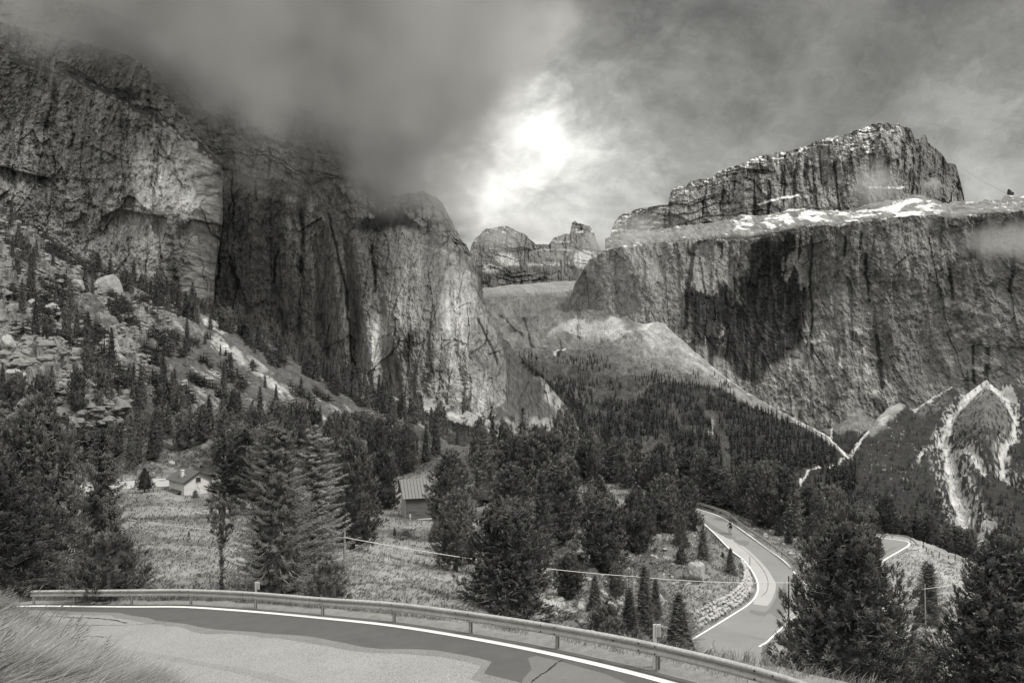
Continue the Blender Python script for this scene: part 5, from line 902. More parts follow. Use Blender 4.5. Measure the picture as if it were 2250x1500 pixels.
q = px_scatter(60, (1138, 795, 1200, 832), lambda x, y: (y > poly_y(L3_top)(x) - 3) & (y < poly_y(L3_top)(x) + 10)); wood('trees_on_spur', q, L3_s, (5, 9), 46, M_wood, 'small dark trees along the crest of the grassy spur')

# every tree of a belt gets words that find it: its shape, the landmark it stands by, its order there
SHAPE = {'ma': 'columnar', 'mb': 'round-headed', 'mc': 'pointed', 'md': 'slender', 'pa': 'dense', 'pb': 'bushy', 'pc': 'cone-shaped'}
ORD = ['leftmost', 'second from the left', 'third from the left', 'fourth from the left', 'fifth from the left', 'sixth from the left', 'seventh from the left', 'eighth from the left', 'ninth from the left', 'tenth from the left', 'eleventh from the left', 'twelfth from the left', 'thirteenth from the left', 'fourteenth from the left', 'fifteenth from the left', 'sixteenth from the left', 'seventeenth from the left', 'eighteenth from the left', 'nineteenth from the left', 'twentieth from the left']
SECT = {'conifers in the belt above the upper road': ('conifer', [(230, 'far left of the belt above the road'), (340, 'above the roadside spruce'), (480, 'behind the white house'), (9999, 'behind the twiggy spruce')]),
 'conifers between house and hut': ('conifer', [(600, 'just right of the white house'), (690, 'behind the twiggy spruce top'), (9999, 'behind the feathery larch')]),
 'pines in the grove behind the hut': ('pine', [(880, 'left of the hut roof'), (980, 'above the hut roof'), (1100, 'grove right of the hut'), (1230, 'grove above the pale-tipped pine'), (9999, 'right half of the grove')]),
 'pines beyond the lower road': ('pine', [(1600, 'beyond the top of the lower road'), (1720, 'beyond the road guardrail'), (9999, 'left of the huge pine')]),
 'pines behind the right meadow': ('pine', [(1990, 'behind the far hairpin'), (2090, 'behind the broken fence'), (9999, 'behind the right meadow crest')]),
 'conifers in the belt under the left walls': ('conifer', [(330, 'top of the diagonal belt'), (470, 'belt under the pale tower wall'), (600, 'upper belt under the long wall'), (720, 'middle belt under the long wall'), (850, 'lower belt under the long wall'), (9999, 'belt beside the pale talus')]),
 'spruces among the boulders': ('spruce', [(90, 'left edge of the boulder field'), (200, 'middle of the boulder field'), (310, 'right of the boulder field'), (9999, 'edge of scree and boulders')]),
 'lone conifers on the scree': ('small conifer', [(9999, 'alone on the open scree')]),
 'conifers at the foot of the boulder slope': ('conifer', [(150, 'foot of slope, far left'), (350, 'foot of the boulder slope'), (550, 'foot of the scree above the house'), (800, 'foot of the scree above the larch'), (9999, 'below the pale talus')])}
_sets = {}
for o in [q for q in S.objects if q.get('group') in SECT]:
    p = o.location; px = CX + p.x / p.y * F; kind = next((k for k, v in PROTO.items() if any(c.name.startswith('crown') and c.data == v[0] for c in o.children)), 'ma'); g = o['group']; sec = next(t for x, t in SECT[g][1] if px < x)
    _sets.setdefault((g, sec, SHAPE.get(kind, 'dark')), []).append((px, o))
for (g, sec, sh), L in _sets.items():
    L.sort(key=lambda q: q[0]); noun = SECT[g][0]
    for i, (px, o) in enumerate(L):
        if len(L) == 1: w = 'the only one'
        elif i == len(L) - 1: w = 'rightmost'
        else: w = ORD[min(i, len(ORD) - 1)]
        o['label'] = f'{sh} {noun} {"" if sec[:4] in ("left", "righ") and "of" not in sec else ""}at {sec}, {w}'.replace('at behind', 'behind').replace('at above', 'above').replace('at beyond', 'beyond').replace('at below', 'below').replace('at just', 'just').replace('at alone', 'alone').replace('at left of', 'left of').replace('at right of', 'right of')
# ------------------------------------------------------------------ buildings, poles, rider, rocks, fence
M_plaster = mat_flat('old_plaster', .52, .10, 1.2, 5, .9, bump=.1, bdist=.02, var2=(.6, .12)); M_tiles = mat_flat('roof_tiles', .085, .3, 3, 3, .85, bump=.5, bdist=.05, stretch=(6, 1, 1)); M_darkwood = mat_flat('dark_wood', .035, .3, 4, 4, .8)
M_plank = mat_flat('weathered_planks', .11, .95, 1.3, 3, .9, stretch=(.3, .3, 4.5), coord='Object'); M_sheet = mat_flat('sheet_metal_roof', .13, .10, 1.5, 3, .5, metal=.15, spec=.35); M_pale = mat_flat('pale_wood', .42, .2, 3); M_pole = mat_flat('pole_wood', .27, .3, 4, 4, .9, stretch=(1, 1, .2)); M_dpole = mat_flat('dark_pole_wood', .05, .3, 4, 4, .9, stretch=(1, 1, .2))
M_stone = mat_flat('limestone', .26, .5, .5, 8, .95, bump=1.0, bdist=.15, var2=(5, .4)); M_wallstone = mat_flat('wall_stone', .38, .25, 1.5, 6, .95, bump=.7, bdist=.1, rand=.3)
def quadprism(mb, P, th):       # a slab through four points, th thick downwards
    P = [Vector(p) for p in P]; n = (P[1] - P[0]).cross(P[3] - P[0]).normalized(); n = n if n.z > 0 else -n; Q = [p - n * th for p in P]; mb.add(P + Q, [(0, 1, 2, 3), (7, 6, 5, 4), (0, 4, 5, 1), (1, 5, 6, 2), (2, 6, 7, 3), (3, 7, 4, 0)])
# white house: local x along the gable wall, local y back along the side wall
H0 = P3(404.7, 1058, 165.0); ez = H0[2]; gd = math.atan2(.75, .66); t = empty('white_house', (H0[0], H0[1], ez - 5.2), gd); tag(t, 'small white house with a dark pitched roof beside the upper road', 'house')
Wd, Ln, EH, RH = 6.1, 6.6, 5.2, 1.75
m = MB(); m.add([(0, 0, -1.5), (Wd, 0, -1.5), (Wd, 0, EH), (Wd / 2, 0, EH + RH), (0, 0, EH), (0, Ln, -1.5), (Wd, Ln, -1.5), (Wd, Ln, EH), (Wd / 2, Ln, EH + RH), (0, Ln, EH)], [(0, 5, 9, 4), (1, 2, 7, 6), (4, 9, 8, 3), (2, 3, 8, 7)]); m.add([(0, 0, -1.5), (Wd, 0, -1.5), (Wd, 0, EH), (0, 0, EH)], [(0, 1, 2, 3)]); m.add([(0, 0, EH), (Wd, 0, EH), (Wd / 2, 0, EH + RH)], [], [(0, 1, 2)]); m.add([(0, Ln, -1.5), (Wd, Ln, -1.5), (Wd, Ln, EH), (0, Ln, EH)], [(3, 2, 1, 0)]); m.add([(0, Ln, EH), (Wd, Ln, EH), (Wd / 2, Ln, EH + RH)], [], [(2, 1, 0)])
m.build('wall', M_plaster, t)
m = MB(); sl = RH / (Wd / 2); ov = .55
for sgn in (-1, 1):
    xe = Wd / 2 + sgn * (Wd / 2 + ov); ze = EH - sl * ov + .12
    quadprism(m, [(Wd / 2, -ov, EH + RH + .12), (xe, -ov, ze), (xe, Ln + ov, ze), (Wd / 2, Ln + ov, EH + RH + .12)], .13)
rf = m.build('roof', M_tiles, t)
m = MB(); m.box((.95, 2.7, EH + 1.05), (.55, .6, 1.7)); m.box((.95, 2.7, EH + 1.95), (.7, .75, .12)); m.build('chimney', M_plaster, rf); m = MB(); m.box((1.4, 2.35, EH + .98), (.7, .5, .03)); m.build('flashing', M_white, rf)
m = MB()
for sgn in (-1, 1):
    xe = Wd / 2 + sgn * (Wd / 2 + ov); quadprism(m, [(Wd / 2, -ov - .04, EH + RH + .0), (xe, -ov - .04, EH - sl * ov), (xe, -ov + .0, EH - sl * ov), (Wd / 2, -ov + .0, EH + RH)], .2)
m.build('barge_board', M_darkwood, rf)
wn = MB(); wn.box((3.0, -.03, EH + .02), (1.05, .08, 1.05)); w = wn.build('shutter', M_darkwood, t); m = MB()
for x_, z_, a_, b_ in ((3.0, .60, 1.3, .1), (3.0, -.58, 1.35, .1), (2.42, 0, .1, 1.2), (3.58, 0, .1, 1.2)): m.box((x_, -.05, EH + z_ + .02), (a_, .1, b_))
m.build('window_frame', M_plaster, w); m = MB(); m.tube([(2.75, -.05, EH - .6), (2.8, -.05, EH - 1.4), (3.2, -.05, EH - 1.8), (3.2, -.05, EH - 3)], .03, 5); m.build('pipe', M_post, t); m = MB(); m.box((Wd / 2, -.02, EH - 1.75), (Wd, .03, .06)); m.build('string_course', M_pale, t)
m = MB(); quadprism(m, [(-.02, 1.2, EH - 2.0), (-.02, 5.6, EH - 2.0), (-2.6, 5.6, EH - 3.3), (-2.6, 1.2, EH - 3.3)], .14); l = m.build('lean_to_roof', M_tiles, t); m = MB(); m.box((-1.3, 3.4, EH - 4.3), (2.3, 3.9, 2.4)); m.build('lean_to_wall', M_darkwood, t)
# wooden hut
B0 = P3(892, 1144, 115.0); t = empty('wooden_hut', tuple(B0), math.atan2(.265, .965)); tag(t, 'weathered plank hut with a ribbed sheet metal roof at the top of the meadow', 'hut')
Wd, Dp, EH, RH = 6.4, 4.4, 3.35, 2.15; m = MB(); rr = np.random.default_rng(3); nb_ = 17; bh = (EH + .3) / nb_
for i in range(nb_):
    z = -.3 + bh * (i + .5); o_ = rr.uniform(0, .03)
    m.box((Wd / 2, -o_ / 2, z), (Wd, .08 + o_, bh * rr.uniform(.84, .97)))
    m.box((Wd / 2, Dp, z), (Wd, .08, bh * .93))
m.box((Wd / 2, Dp / 2, EH / 2 - .15), (Wd - .1, Dp - .1, EH)); m.build('plank_wall', M_plank, t)
m = MB(); m.box((-.05, Dp / 2, EH / 2 - .1), (.07, Dp, EH + .2)); m.add([(-.06, 0, EH), (-.06, Dp, EH), (-.06, Dp / 2, EH + RH)], [], [(0, 2, 1)]); m.box((Wd + .05, Dp / 2, EH / 2 - .1), (.07, Dp, EH + .2)); m.add([(Wd + .06, 0, EH), (Wd + .06, Dp, EH), (Wd + .06, Dp / 2, EH + RH)], [], [(0, 1, 2)]); m.build('end_wall', M_pole, t)
m = MB(); quadprism(m, [(-.7, Dp / 2, EH + RH + .1), (-.55, -.5, EH - .12), (Wd + .7, -.5, EH - .12), (Wd + .7, Dp / 2, EH + RH + .1)], .07); quadprism(m, [(-.7, Dp / 2, EH + RH + .1), (-.55, Dp + .5, EH - .12), (Wd + .7, Dp + .5, EH - .12), (Wd + .7, Dp / 2, EH + RH + .1)], .07); rf = m.build('roof', M_sheet, t)
m = MB()
for i in range(17):
    x = -.55 + (Wd + 1.2) * i / 16; x = min(x, Wd + .66); m.tube([(x - .03, Dp / 2, EH + RH + .12), (x, -.5, EH - .1)], .028, 4)
m.build('roof_rib', M_dpole, rf)
t = empty('bench', tuple(B0 + np.array([2.0, -.15, -.15])), math.atan2(.265, .965)); tag(t, 'low pale plank bench along the front of the wooden hut', 'bench'); m = MB(); m.box((1.6, -.35, .5), (3.9, .35, .07)); m.build('seat', M_pale, t)
for x in (.0, 1.1, 2.2, 3.3): m = MB(); m.box((x, -.35, .22), (.09, .3, .5)); m.build('leg', M_pole, t)
t = empty('notice_post', tuple(P3(901.5, 1146, 113.6))); tag(t, 'short pale post with a small blank board before the hut corner', 'sign post'); m = MB(); m.box((0, 0, .5), (.13, .08, 1.2)); m.build('post', M_pale, t); m = MB(); m.box((0, -.06, .85), (.26, .05, .42)); m.build('board', M_pale, t)
# cable and its poles
PO = [(757, 1160, 1300, 47, 'pale', 'wire pole at the meadow edge right of the feathery larch'), (1389, 1250, 1352, 60, 'pale', 'pale wire pole among the young spruces on the bank'), (1733, 1265, 1412, 66, 'dark', 'dark thin wire pole beside the lower road bend'), (2032, 1282, 1428, 88, 'pale', 'grey wire pole in front of the twin-topped spruce')]
WP = [P3(255, 1136, 60)]
for px, yt, yb, d, k, lab in PO:
    t = empty('utility_pole', tuple(P3(px + (3 if px == 2032 else (6 if px == 1389 else 0)), yb, d))); tag(t, lab, 'pole', 'poles carrying the cable'); h = (yb - yt) * d / F; dx = -(3 if px == 2032 else (6 if px == 1389 else 0)) * d / F; mt = M_dpole if k == 'dark' else M_pole
    m = MB(); m.tube([(0, 0, -1.0), (0, 0, 0), (dx, 0, h)], [.085, .08, .055], 8); m.build('shaft', mt, t); m = MB(); m.box((dx, -.08, h - .55), (.09, .1, .16)); m.build('clamp', M_post, t); WP.append(P3(px, yt, d) + np.array([0, -.12, -.5]))
WP.append(P3(2160, 1270, 92)); WP.append(P3(2300, 1262, 95)); m = MB(); pts = []
for a, b in zip(WP[:-1], WP[1:]):
    L_ = np.linalg.norm(b - a)
    for q in np.linspace(0, 1, 12, endpoint=False): pts.append(a + (b - a) * q - np.array([0, 0, 1]) * L_ * .012 * 4 * q * (1 - q))
m.tube(pts + [WP[-1]], .024, 5); tag(m.build('cable', mat_flat('pale_cable', .55, .05, 2, 2, .5)), 'single pale cable strung from pole to pole across the slope', 'cable')
# small striped posts of the upper road and the bend
for i, (px, yb, h, z, lab) in enumerate([(258.5, 1057, .9, ZH, 'white marker post on the uphill edge of the upper road'), (278, 1075, 1.0, ZH, 'leftmost of three black-topped marker posts below the upper road'), (288, 1076, 1.0, ZH, 'middle one of three black-topped marker posts below the upper road'), (297.5, 1073, 1.0, ZH, 'marker post nearest the small spruce below the upper road'), (1648, 1240, .95, ZR, 'thin white marker post at the top of the stone wall')]):
    p = on_z([(px, yb)], z)[0]; t = empty('marker_post', tuple(p)); tag(t, lab, 'marker post', 'roadside marker posts'); m = MB(); m.tube([(0, 0, -.2), (0, 0, h * .72)], .085, 8); m.build('stake', M_white, t); m = MB(); m.tube([(0, 0, h * .72), (0, 0, h)], [.09, .07], 8); m.build('top', M_black if 0 < i < 3 else M_white, t)
# rocks
def rock_mesh(name, seed, mat, n=18, flat=.75, disp=.32):
    a = np.linspace(0, 2 * math.pi, n * 2 + 1); b = np.linspace(0, math.pi, n + 1); A, B = np.meshgrid(a, b); D = np.stack([np.cos(A) * np.sin(B), np.sin(A) * np.sin(B), np.cos(B)], -1); r = np.random.default_rng(seed)
    q = np.ones(A.shape)
    for k in range(16): v = unit(r.normal(size=3)); q = np.minimum(q, r.uniform(.5, .85) / np.maximum(D @ v, .05))
    q = q * (1 + disp * .35 * fbm(D[..., 0] * 3, D[..., 1] * 3, D[..., 2] * 3, o=4, seed=seed, g=.6)); P = D * q[..., None] * np.array([1, .9, flat]); P[:, -1] = P[:, 0]
    return P.reshape(-1, 3), grid_faces(n + 1, 2 * n + 1)
RK = []
for s_ in range(6):
    V, f_ = rock_mesh('boulder', 50 + s_, M_stone); o = mesh_np('boulder', V, f_, M_stone); RK.append(o.data); bpy.data.objects.remove(o)
def boulder(px, py, w, h, lab, surf=A_s, d=None, group=None, seed=0, tilt=0.0):
    d = float(surf.d(np.array(float(px)), np.array(float(py)))) if d is None else d; o = bpy.data.objects.new('boulder', RK[seed % 6]); COL.objects.link(o); o.location = tuple(P3(px, py - h * .35, d)); s = d / F
    o.scale = (w * s / 1.7, w * s / 2.0, h * s / 1.25); o.rotation_euler = (random.uniform(-.2, .2), tilt, random.uniform(0, 3)); tag(o, lab, 'boulder', group); return o
boulder(1531, 1278, 54, 50, 'big grey boulder leaning on the bank above the stone wall', seed=4, tilt=.75); boulder(1447, 1186, 24, 18, 'pale rock half hidden on the slope left of the lower road', seed=2); boulder(1568, 1310, 20, 10, 'flat pale stone on the bank between boulder and stone wall', seed=3, tilt=.5); boulder(852, 985, 34, 28, 'smooth pale boulder among the grove above the hut', seed=4); boulder(378, 1020, 20, 12, 'pale rock on the grassy hummock behind the white house', seed=5, d=178)
boulder(2074, 1240, 26, 12, 'long pale stone by the fence on the right meadow', seed=2, d=137); boulder(2090, 1236, 18, 10, 'pale stone touching the long stone by the fence', seed=3, d=137); boulder(1540, 1168, 26, 22, 'pale crag at the inner edge of the upper lower-road', seed=0, d=103)
BB = [(240, 650, 70, 66, 'large smooth boulder at the top of the left slope under the walls'), (170, 640, 42, 32, 'boulder left of the large smooth one'), (30, 690, 40, 36, 'round boulder near the left edge of the slope'), (75, 678, 36, 30, 'boulder right of the round one on the left slope'), (118, 690, 44, 34, 'cracked boulder in the middle of the left boulder field'), (140, 712, 26, 22, 'small round boulder below the cracked one'), (240, 780, 60, 56, 'split boulder in the centre of the left slope'), (262, 815, 42, 44, 'wedge boulder just below the split one'), (215, 740, 26, 18, 'boulder beside a dark spruce on the left slope'), (20, 770, 46, 48, 'tall boulder at the left edge'), (35, 850, 70, 54, 'huge pale boulder low at the left edge'), (210, 810, 30, 24, 'small boulder left of the wedge boulder'), (130, 855, 36, 24, 'broad boulder among spruces low on the left slope'), (230, 850, 34, 24, 'cracked slab low on the left slope'), (290, 860, 34, 26, 'grey slab at the right end of the boulder field'), (405, 855, 22, 30, 'upright pale flake of rock on the scree'), (585, 838, 22, 20, 'lone boulder in the middle of the scree'), (285, 700, 20, 14, 'small pale rock at the forest edge under the walls'), (160, 780, 30, 20, 'boulder beside the split boulder'), (60, 740, 34, 24, 'boulder under the cracked one')]
for i, (x, y, w, h, lab) in enumerate(BB): boulder(x, y, w * .8, h * .85, lab, B_s, seed=i)
r = np.random.default_rng(91)
def stones(name, q, surf, sz, mat, lab, seed, rel=None, cnt=5):
    P = surf.at(q[:, 0], q[:, 1])
    if rel is not None: P[:, 2] += rel(q[:, 0], q[:, 1], P)
    Vs, Fs = [], []; base = [rock_mesh('x', seed + k, None, 5, .7, .3) for k in range(cnt)]; n0 = 0
    for i, p in enumerate(P): V, f_ = base[i % cnt]; s = r.uniform(*sz) * r.uniform(.5, 1.3); a = r.uniform(0, 6.3); c, s2 = math.cos(a), math.sin(a); V = V @ np.array([[c, s2, 0], [-s2, c, 0], [0, 0, 1]]) * s * np.array([1, 1, r.uniform(.5, .95)]) + p; Vs.append(V); Fs.append(f_ + n0); n0 += len(V)
    o = mesh_np(name, np.concatenate(Vs), np.concatenate(Fs), mat); tag(o, lab, kind='stuff'); return o
q = px_scatter(2300, (-70, 480, 560, 940), lambda x, y: (y > rimB(x) + 4) & (x + .6 * (y - 700) < 400) & (vn(x / 26, y / 20, 0, 3) > -.25)); stones('rubble', q, B_s, (.8, 2.8), mat_flat('rubble_stone', .17, .35, .4, 5, .95, bump=.6, bdist=.3), 'tumbled pale rubble between the boulders of the left slope', 61, rB)
q = px_scatter(900, (260, 640, 1050, 960), lambda x, y: (y > rimB(x) + 6) & (fbmA((x * .82 + y * .57) / 55, (y * .82 - x * .57) / 6.5, 4, 184, .6) > .1)); stones('scree', q, B_s, (.4, 1.2), bpy.data.materials['rubble_stone'], 'loose stones in the scree runnels of the left slope', 71, rB)
q = px_scatter(520, (1180, 1150, 1680, 1420), lambda x, y: (road_mask(x, y, 6) < .02) & (vn(x / 20, y / 16, 0, 33) > .25) & (y < 1420)); stones('rubble', q, A_s, (.10, .38), M_stone, 'scattered pale stones on the bank above the lower road', 81, rA)
q = px_scatter(260, (1960, 1330, 2140, 1480), lambda x, y: vn(x / 26, y / 18, 0, 35) > .1); stones('rubble', q, A_s, (.10, .4), M_stone, 'pale stones at the foot of the grey wire pole', 86, rA)
q = px_scatter(150, (1600, 1130, 1800, 1300), lambda x, y: (sd_poly(x, y, ROADP) > 18) & (sd_poly(x, y, ROADP) < 70) & (x > 1620 + (y - 1160))); stones('rubble', q, A_s, (.12, .45), M_stone, 'pale stones on the shoulder outside the road guardrail', 88, rA)
# dry stone retaining wall on the inside of the bend
WC = on_z(catmull([(1643, 1238), (1655, 1268), (1657, 1290), (1648, 1310), (1630, 1330), (1600, 1348), (1562, 1370), (1518, 1398)], 14), ZR); Lw = np.r_[0, np.cumsum(np.linalg.norm(np.diff(WC, axis=0), axis=1))]; Tw = np.gradient(WC, axis=0); Nw = np.stack([Tw[:, 1], -Tw[:, 0], 0 * Tw[:, 0]], -1); Nw /= np.linalg.norm(Nw, axis=1)[:, None]
if (Nw[30] @ np.array([1, 0, 0])) > 0: Nw = -Nw
base = [rock_mesh('x', 300 + k, None, 7, .85, .3) for k in range(9)]; Vs, Fs = [], []; n0 = 0; i = 0
for row in range(4):
    s_ = r.uniform(0, .4)
    while s_ < Lw[-1]:
        sz = r.uniform(.19, .36) * (1.25 if row == 0 else 1) * (.7 + .5 * s_ / Lw[-1]); p = np.array([np.interp(s_, Lw, WC[:, k]) for k in range(3)]); nn = np.array([np.interp(s_, Lw, Nw[:, k]) for k in range(3)]); hh = .75 * (.55 + .45 * s_ / Lw[-1])
        if row < 2 + 2 * s_ / Lw[-1] + .5: V, f_ = base[i % 9]; a = r.uniform(0, 6.3); c, s2 = math.cos(a), math.sin(a); V = (V @ np.array([[c, s2, 0], [-s2, c, 0], [0, 0, 1]])) * sz * np.array([1, 1, r.uniform(.75, 1)]) + p + nn * (.42 + .16 * row) + np.array([0, 0, .18 + .46 * row * hh + r.uniform(-.05, .05)]); Vs.append(V); Fs.append(f_ + n0); n0 += len(V); i += 1
        s_ += sz * 1.55
tag(mesh_np('stone_wall', np.concatenate(Vs), np.concatenate(Fs), M_wallstone), 'low wall of pale rough stones on the inside of the lower road bend', 'stone wall')
# broken wooden fence on the right meadow
t = empty('wooden_fence', tuple(P3(2030, 1205, 146))); tag(t, 'broken wooden rail fence running along the crest of the right meadow', 'fence'); o0 = P3(2030, 1205, 146)
FP = [P3(2028, 1204, 146), P3(2035, 1211, 144), P3(2046, 1216, 142), P3(2063, 1222, 140.5), P3(2083, 1230, 139), P3(2098, 1230, 139)]
for p, h in zip(FP, (1.2, .7, .5, .8, .8, 1.2)): m = MB(); c = p - o0; m.tube([(c[0], c[1], c[2] - .3), (c[0] + .1, c[1], c[2] + h)], [.09, .07], 6); m.build('post', M_dpole, t)
for a, b, z0, z1 in ((0, 2, .8, .3), (3, 4, .6, .5), (4, 5, .6, .8), (4, 5, .3, .4)): m = MB(); A_, B_ = FP[a] - o0, FP[b] - o0; m.tube([(A_[0], A_[1], A_[2] + z0), (B_[0], B_[1], B_[2] + z1)], .06, 6); m.build('rail', M_pole, t)
# cyclist
RP = on_z([(1606.5, 1175)], ZR)[0]; hd = on_z([(1596.5, 1166)], ZR)[0] - RP; ang = math.atan2(hd[1], hd[0]); M_tyre = mat_flat('tyre', .015, .2, 4); M_frame = mat_flat('frame_paint', .5, .1, 4, 2, .4); M_jack = mat_flat('black_jersey', .012, .2, 6); M_wht = mat_flat('white_cloth', .75, .08, 6); M_skin = mat_flat('skin', .42, .1, 5, 3, .5)
t = empty('bicycle', tuple(RP + np.array([0, 0, .012])), ang); tag(t, 'road bicycle with a pale frame being ridden up the lower road', 'bicycle')
def ring(mb, c, R0, r0, n=22):
    P_ = [(c[0] + R0 * math.cos(a), c[1], c[2] + R0 * math.sin(a)) for a in np.linspace(0, 2 * math.pi, n + 1)]; mb.tube(P_, r0, 6, False)
for cx in (0.0, 1.0):
    m = MB(); ring(m, (cx, 0, .34), .325, .018); w = m.build('wheel', M_tyre, t); m = MB()
    for k in range(12): a = k * math.pi / 6; m.tube([(cx, 0, .34), (cx + .31 * math.cos(a), 0, .34 + .31 * math.sin(a))], .003, 3)
    ring(m, (cx, 0, .34), .30, .012); m.tube([(cx, -.04, .34), (cx, .04, .34)], .025, 8); m.build('rim', M_post, w)
m = MB()
for a, b in (((0, 0, .34), (.42, 0, .28)), ((.42, 0, .28), (.28, 0, .82)), ((.28, 0, .78), (.82, 0, .84)), ((.42, 0, .28), (.85, 0, .72)), ((0, 0, .34), (.29, 0, .76)), ((.80, 0, .92), (.88, 0, .70)), ((.88, 0, .70), (1.0, 0, .34))): m.tube([a, b], .02, 6)
m.build('frame', M_frame, t); m = MB(); m.box((.25, 0, .95), (.27, .13, .05)); m.tube([(.28, 0, .8), (.26, 0, .94)], .014, 6); m.build('saddle', M_tyre, t)
m = MB(); m.tube([(.80, 0, .94), (.90, 0, .97)], .016, 6); m.tube([(.90, -.21, .97), (.90, .21, .97)], .014, 6)
for s_ in (-1, 1): m.tube([(.90, s_ * .21, .97), (1.0, s_ * .21, .96), (1.02, s_ * .21, .88), (.95, s_ * .21, .83)], .014, 6)
m.build('handlebar', M_tyre, t); m = MB(); ring(m, (.42, .05, .28), .09, .008, 16); m.tube([(.42, -.08, .28), (.42, -.08, .12)], .012, 5); m.tube([(.42, .08, .28), (.42, .08, .45)], .012, 5); m.box((.42, -.13, .11), (.09, .09, .02)); m.box((.42, .13, .46), (.09, .09, .02)); m.build('pedal_crank', M_tyre, t)
def skin_body(name, verts, edges, rad, mat, parent, sub=2):
    me = bpy.data.meshes.new(name); me.from_pydata(verts, edges, []); o = bpy.data.objects.new(name, me); COL.objects.link(o); o.parent = parent
    sk = o.modifiers.new('skin', 'SKIN'); sk.use_smooth_shade = True; d = me.skin_vertices[0].data
    for i, q in enumerate(rad): d[i].radius = (q, q) if not isinstance(q, tuple) else q
    d[0].use_root = True; s2 = o.modifiers.new('sub', 'SUBSURF'); s2.levels = sub; s2.render_levels = sub; me.materials.append(mat); return o
pr_ = empty('person', tuple(RP + np.array([0, 0, .012])), ang); tag(pr_, 'cyclist in a dark jersey with white sleeve flashes bent over the bicycle', 'person')
V = [(.22, 0, 1.02), (.32, 0, 1.2), (.50, 0, 1.37), (.60, 0, 1.45), (.66, 0, 1.55), (.70, 0, 1.62), (.25, .10, .99), (.60, .13, .80), (.40, .12, .48), (.25, -.10, .99), (.52, -.13, .62), (.40, -.12, .16), (.53, .19, 1.40), (.66, .25, 1.16), (.90, .21, 1.0), (.53, -.19, 1.40), (.66, -.25, 1.16), (.90, -.21, 1.0), (.50, .12, .45), (.51, -.12, .13), (.955, .2, .985), (.955, -.2, .985)]
E = [(0, 1), (1, 2), (2, 3), (3, 4), (4, 5), (0, 6), (6, 7), (7, 8), (0, 9), (9, 10), (10, 11), (2, 12), (12, 13), (13, 14), (2, 15), (15, 16), (16, 17), (8, 18), (11, 19), (14, 20), (17, 21)]
Rr = [.14, .13, .15, .07, .075, .09, .10, .075, .045, .10, .075, .045, .07, .05, .035, .07, .05, .035, .03, .03, .03, .03]
skin_body('body', V, E, Rr, M_skin, pr_)
skin_body('jersey', [V[0], V[1], V[2], (.58, 0, 1.43), V[12], V[13], (.78, .23, 1.08), V[15], V[16], (.78, -.23, 1.08)], [(0, 1), (1, 2), (2, 3), (2, 4), (4, 5), (5, 6), (2, 7), (7, 8), (8, 9)], [.155, .15, .17, .085, .085, .065, .05, .085, .065, .05], M_jack, pr_)
skin_body('shorts', [V[0], V[6], (.45, .12, .88), V[9], (.42, -.125, .76)], [(0, 1), (1, 2), (0, 3), (3, 4)], [.15, .115, .095, .115, .095], M_jack, pr_)
for s_ in (1, -1): m = MB(); m.tube([(.50, s_ * .20, 1.42), (.60, s_ * .26, 1.25)], [.082, .075], 8); m.build('sleeve_flash', M_wht, pr_)
for a, b in ((V[8], V[18]), (V[11], V[19])): m = MB(); m.tube([(a[0], a[1], a[2] + .14), a, (b[0] + .04, b[1], b[2] - .03)], [.055, .058, .045], 8); m.build('shoe', M_wht, pr_)
m = MB(); m.tube([(.60, 0, 1.63), (.68, 0, 1.70), (.78, 0, 1.69), (.83, 0, 1.64)], [.085, .125, .115, .06], 10); m.build('helmet', M_jack, pr_)
# cable of the summit lift and the station beside the gap, far right
m = MB(); m.tube([tuple(P3(2105, 365, 2700)), tuple(P3(2150, 393, 2620)), tuple(P3(2212, 426, 2500))], .6, 4); tag(m.build('lift_cable', M_post), 'thin lift cable falling from the summit block to the far right crest', 'cable')
m = MB(); c = P3(2218, 427, 2330); m.box((c[0], c[1], c[2] + 5), (8, 8, 12)); m.box((c[0] + 7, c[1], c[2] + 2), (8, 7.5, 8)); m.box((c[0] - 1.5, c[1], c[2] + 12), (4, 5, 5)); tag(m.build('lift_station', M_darkwood), 'tiny dark blocky lift station on the snowy crest at the far right', 'building')
# ------------------------------------------------------------------ cloud round the left tops, wisps on the right, thin haze
def cloud_mat(name, build, color=.9, aniso=0.0, emis=0.0):
    m = bpy.data.materials.new(name); m.use_nodes = True; nt = m.node_tree; nt.nodes.clear(); o = nt.nodes.new('ShaderNodeOutputMaterial'); v = nt.nodes.new('ShaderNodeVolumePrincipled')
    v.inputs['Color'].default_value = (color, color * .99, color * .955, 1); v.inputs['Anisotropy'].default_value = aniso
    nt.links.new(v.outputs[0], o.inputs['Volume'])
    if callable(build): nt.links.new(build(nt), v.inputs['Density'])
    else: v.inputs['Density'].default_value = build
    return m
def vol_box(name, lo, hi, mat, label):
    lo, hi = np.array(lo, float), np.array(hi, float); c = (lo + hi) / 2; m = MB(); m.box((0, 0, 0), tuple(hi - lo)); o = m.build(name, mat); o.location = tuple(c); tag(o, label, kind='stuff'); return o, c
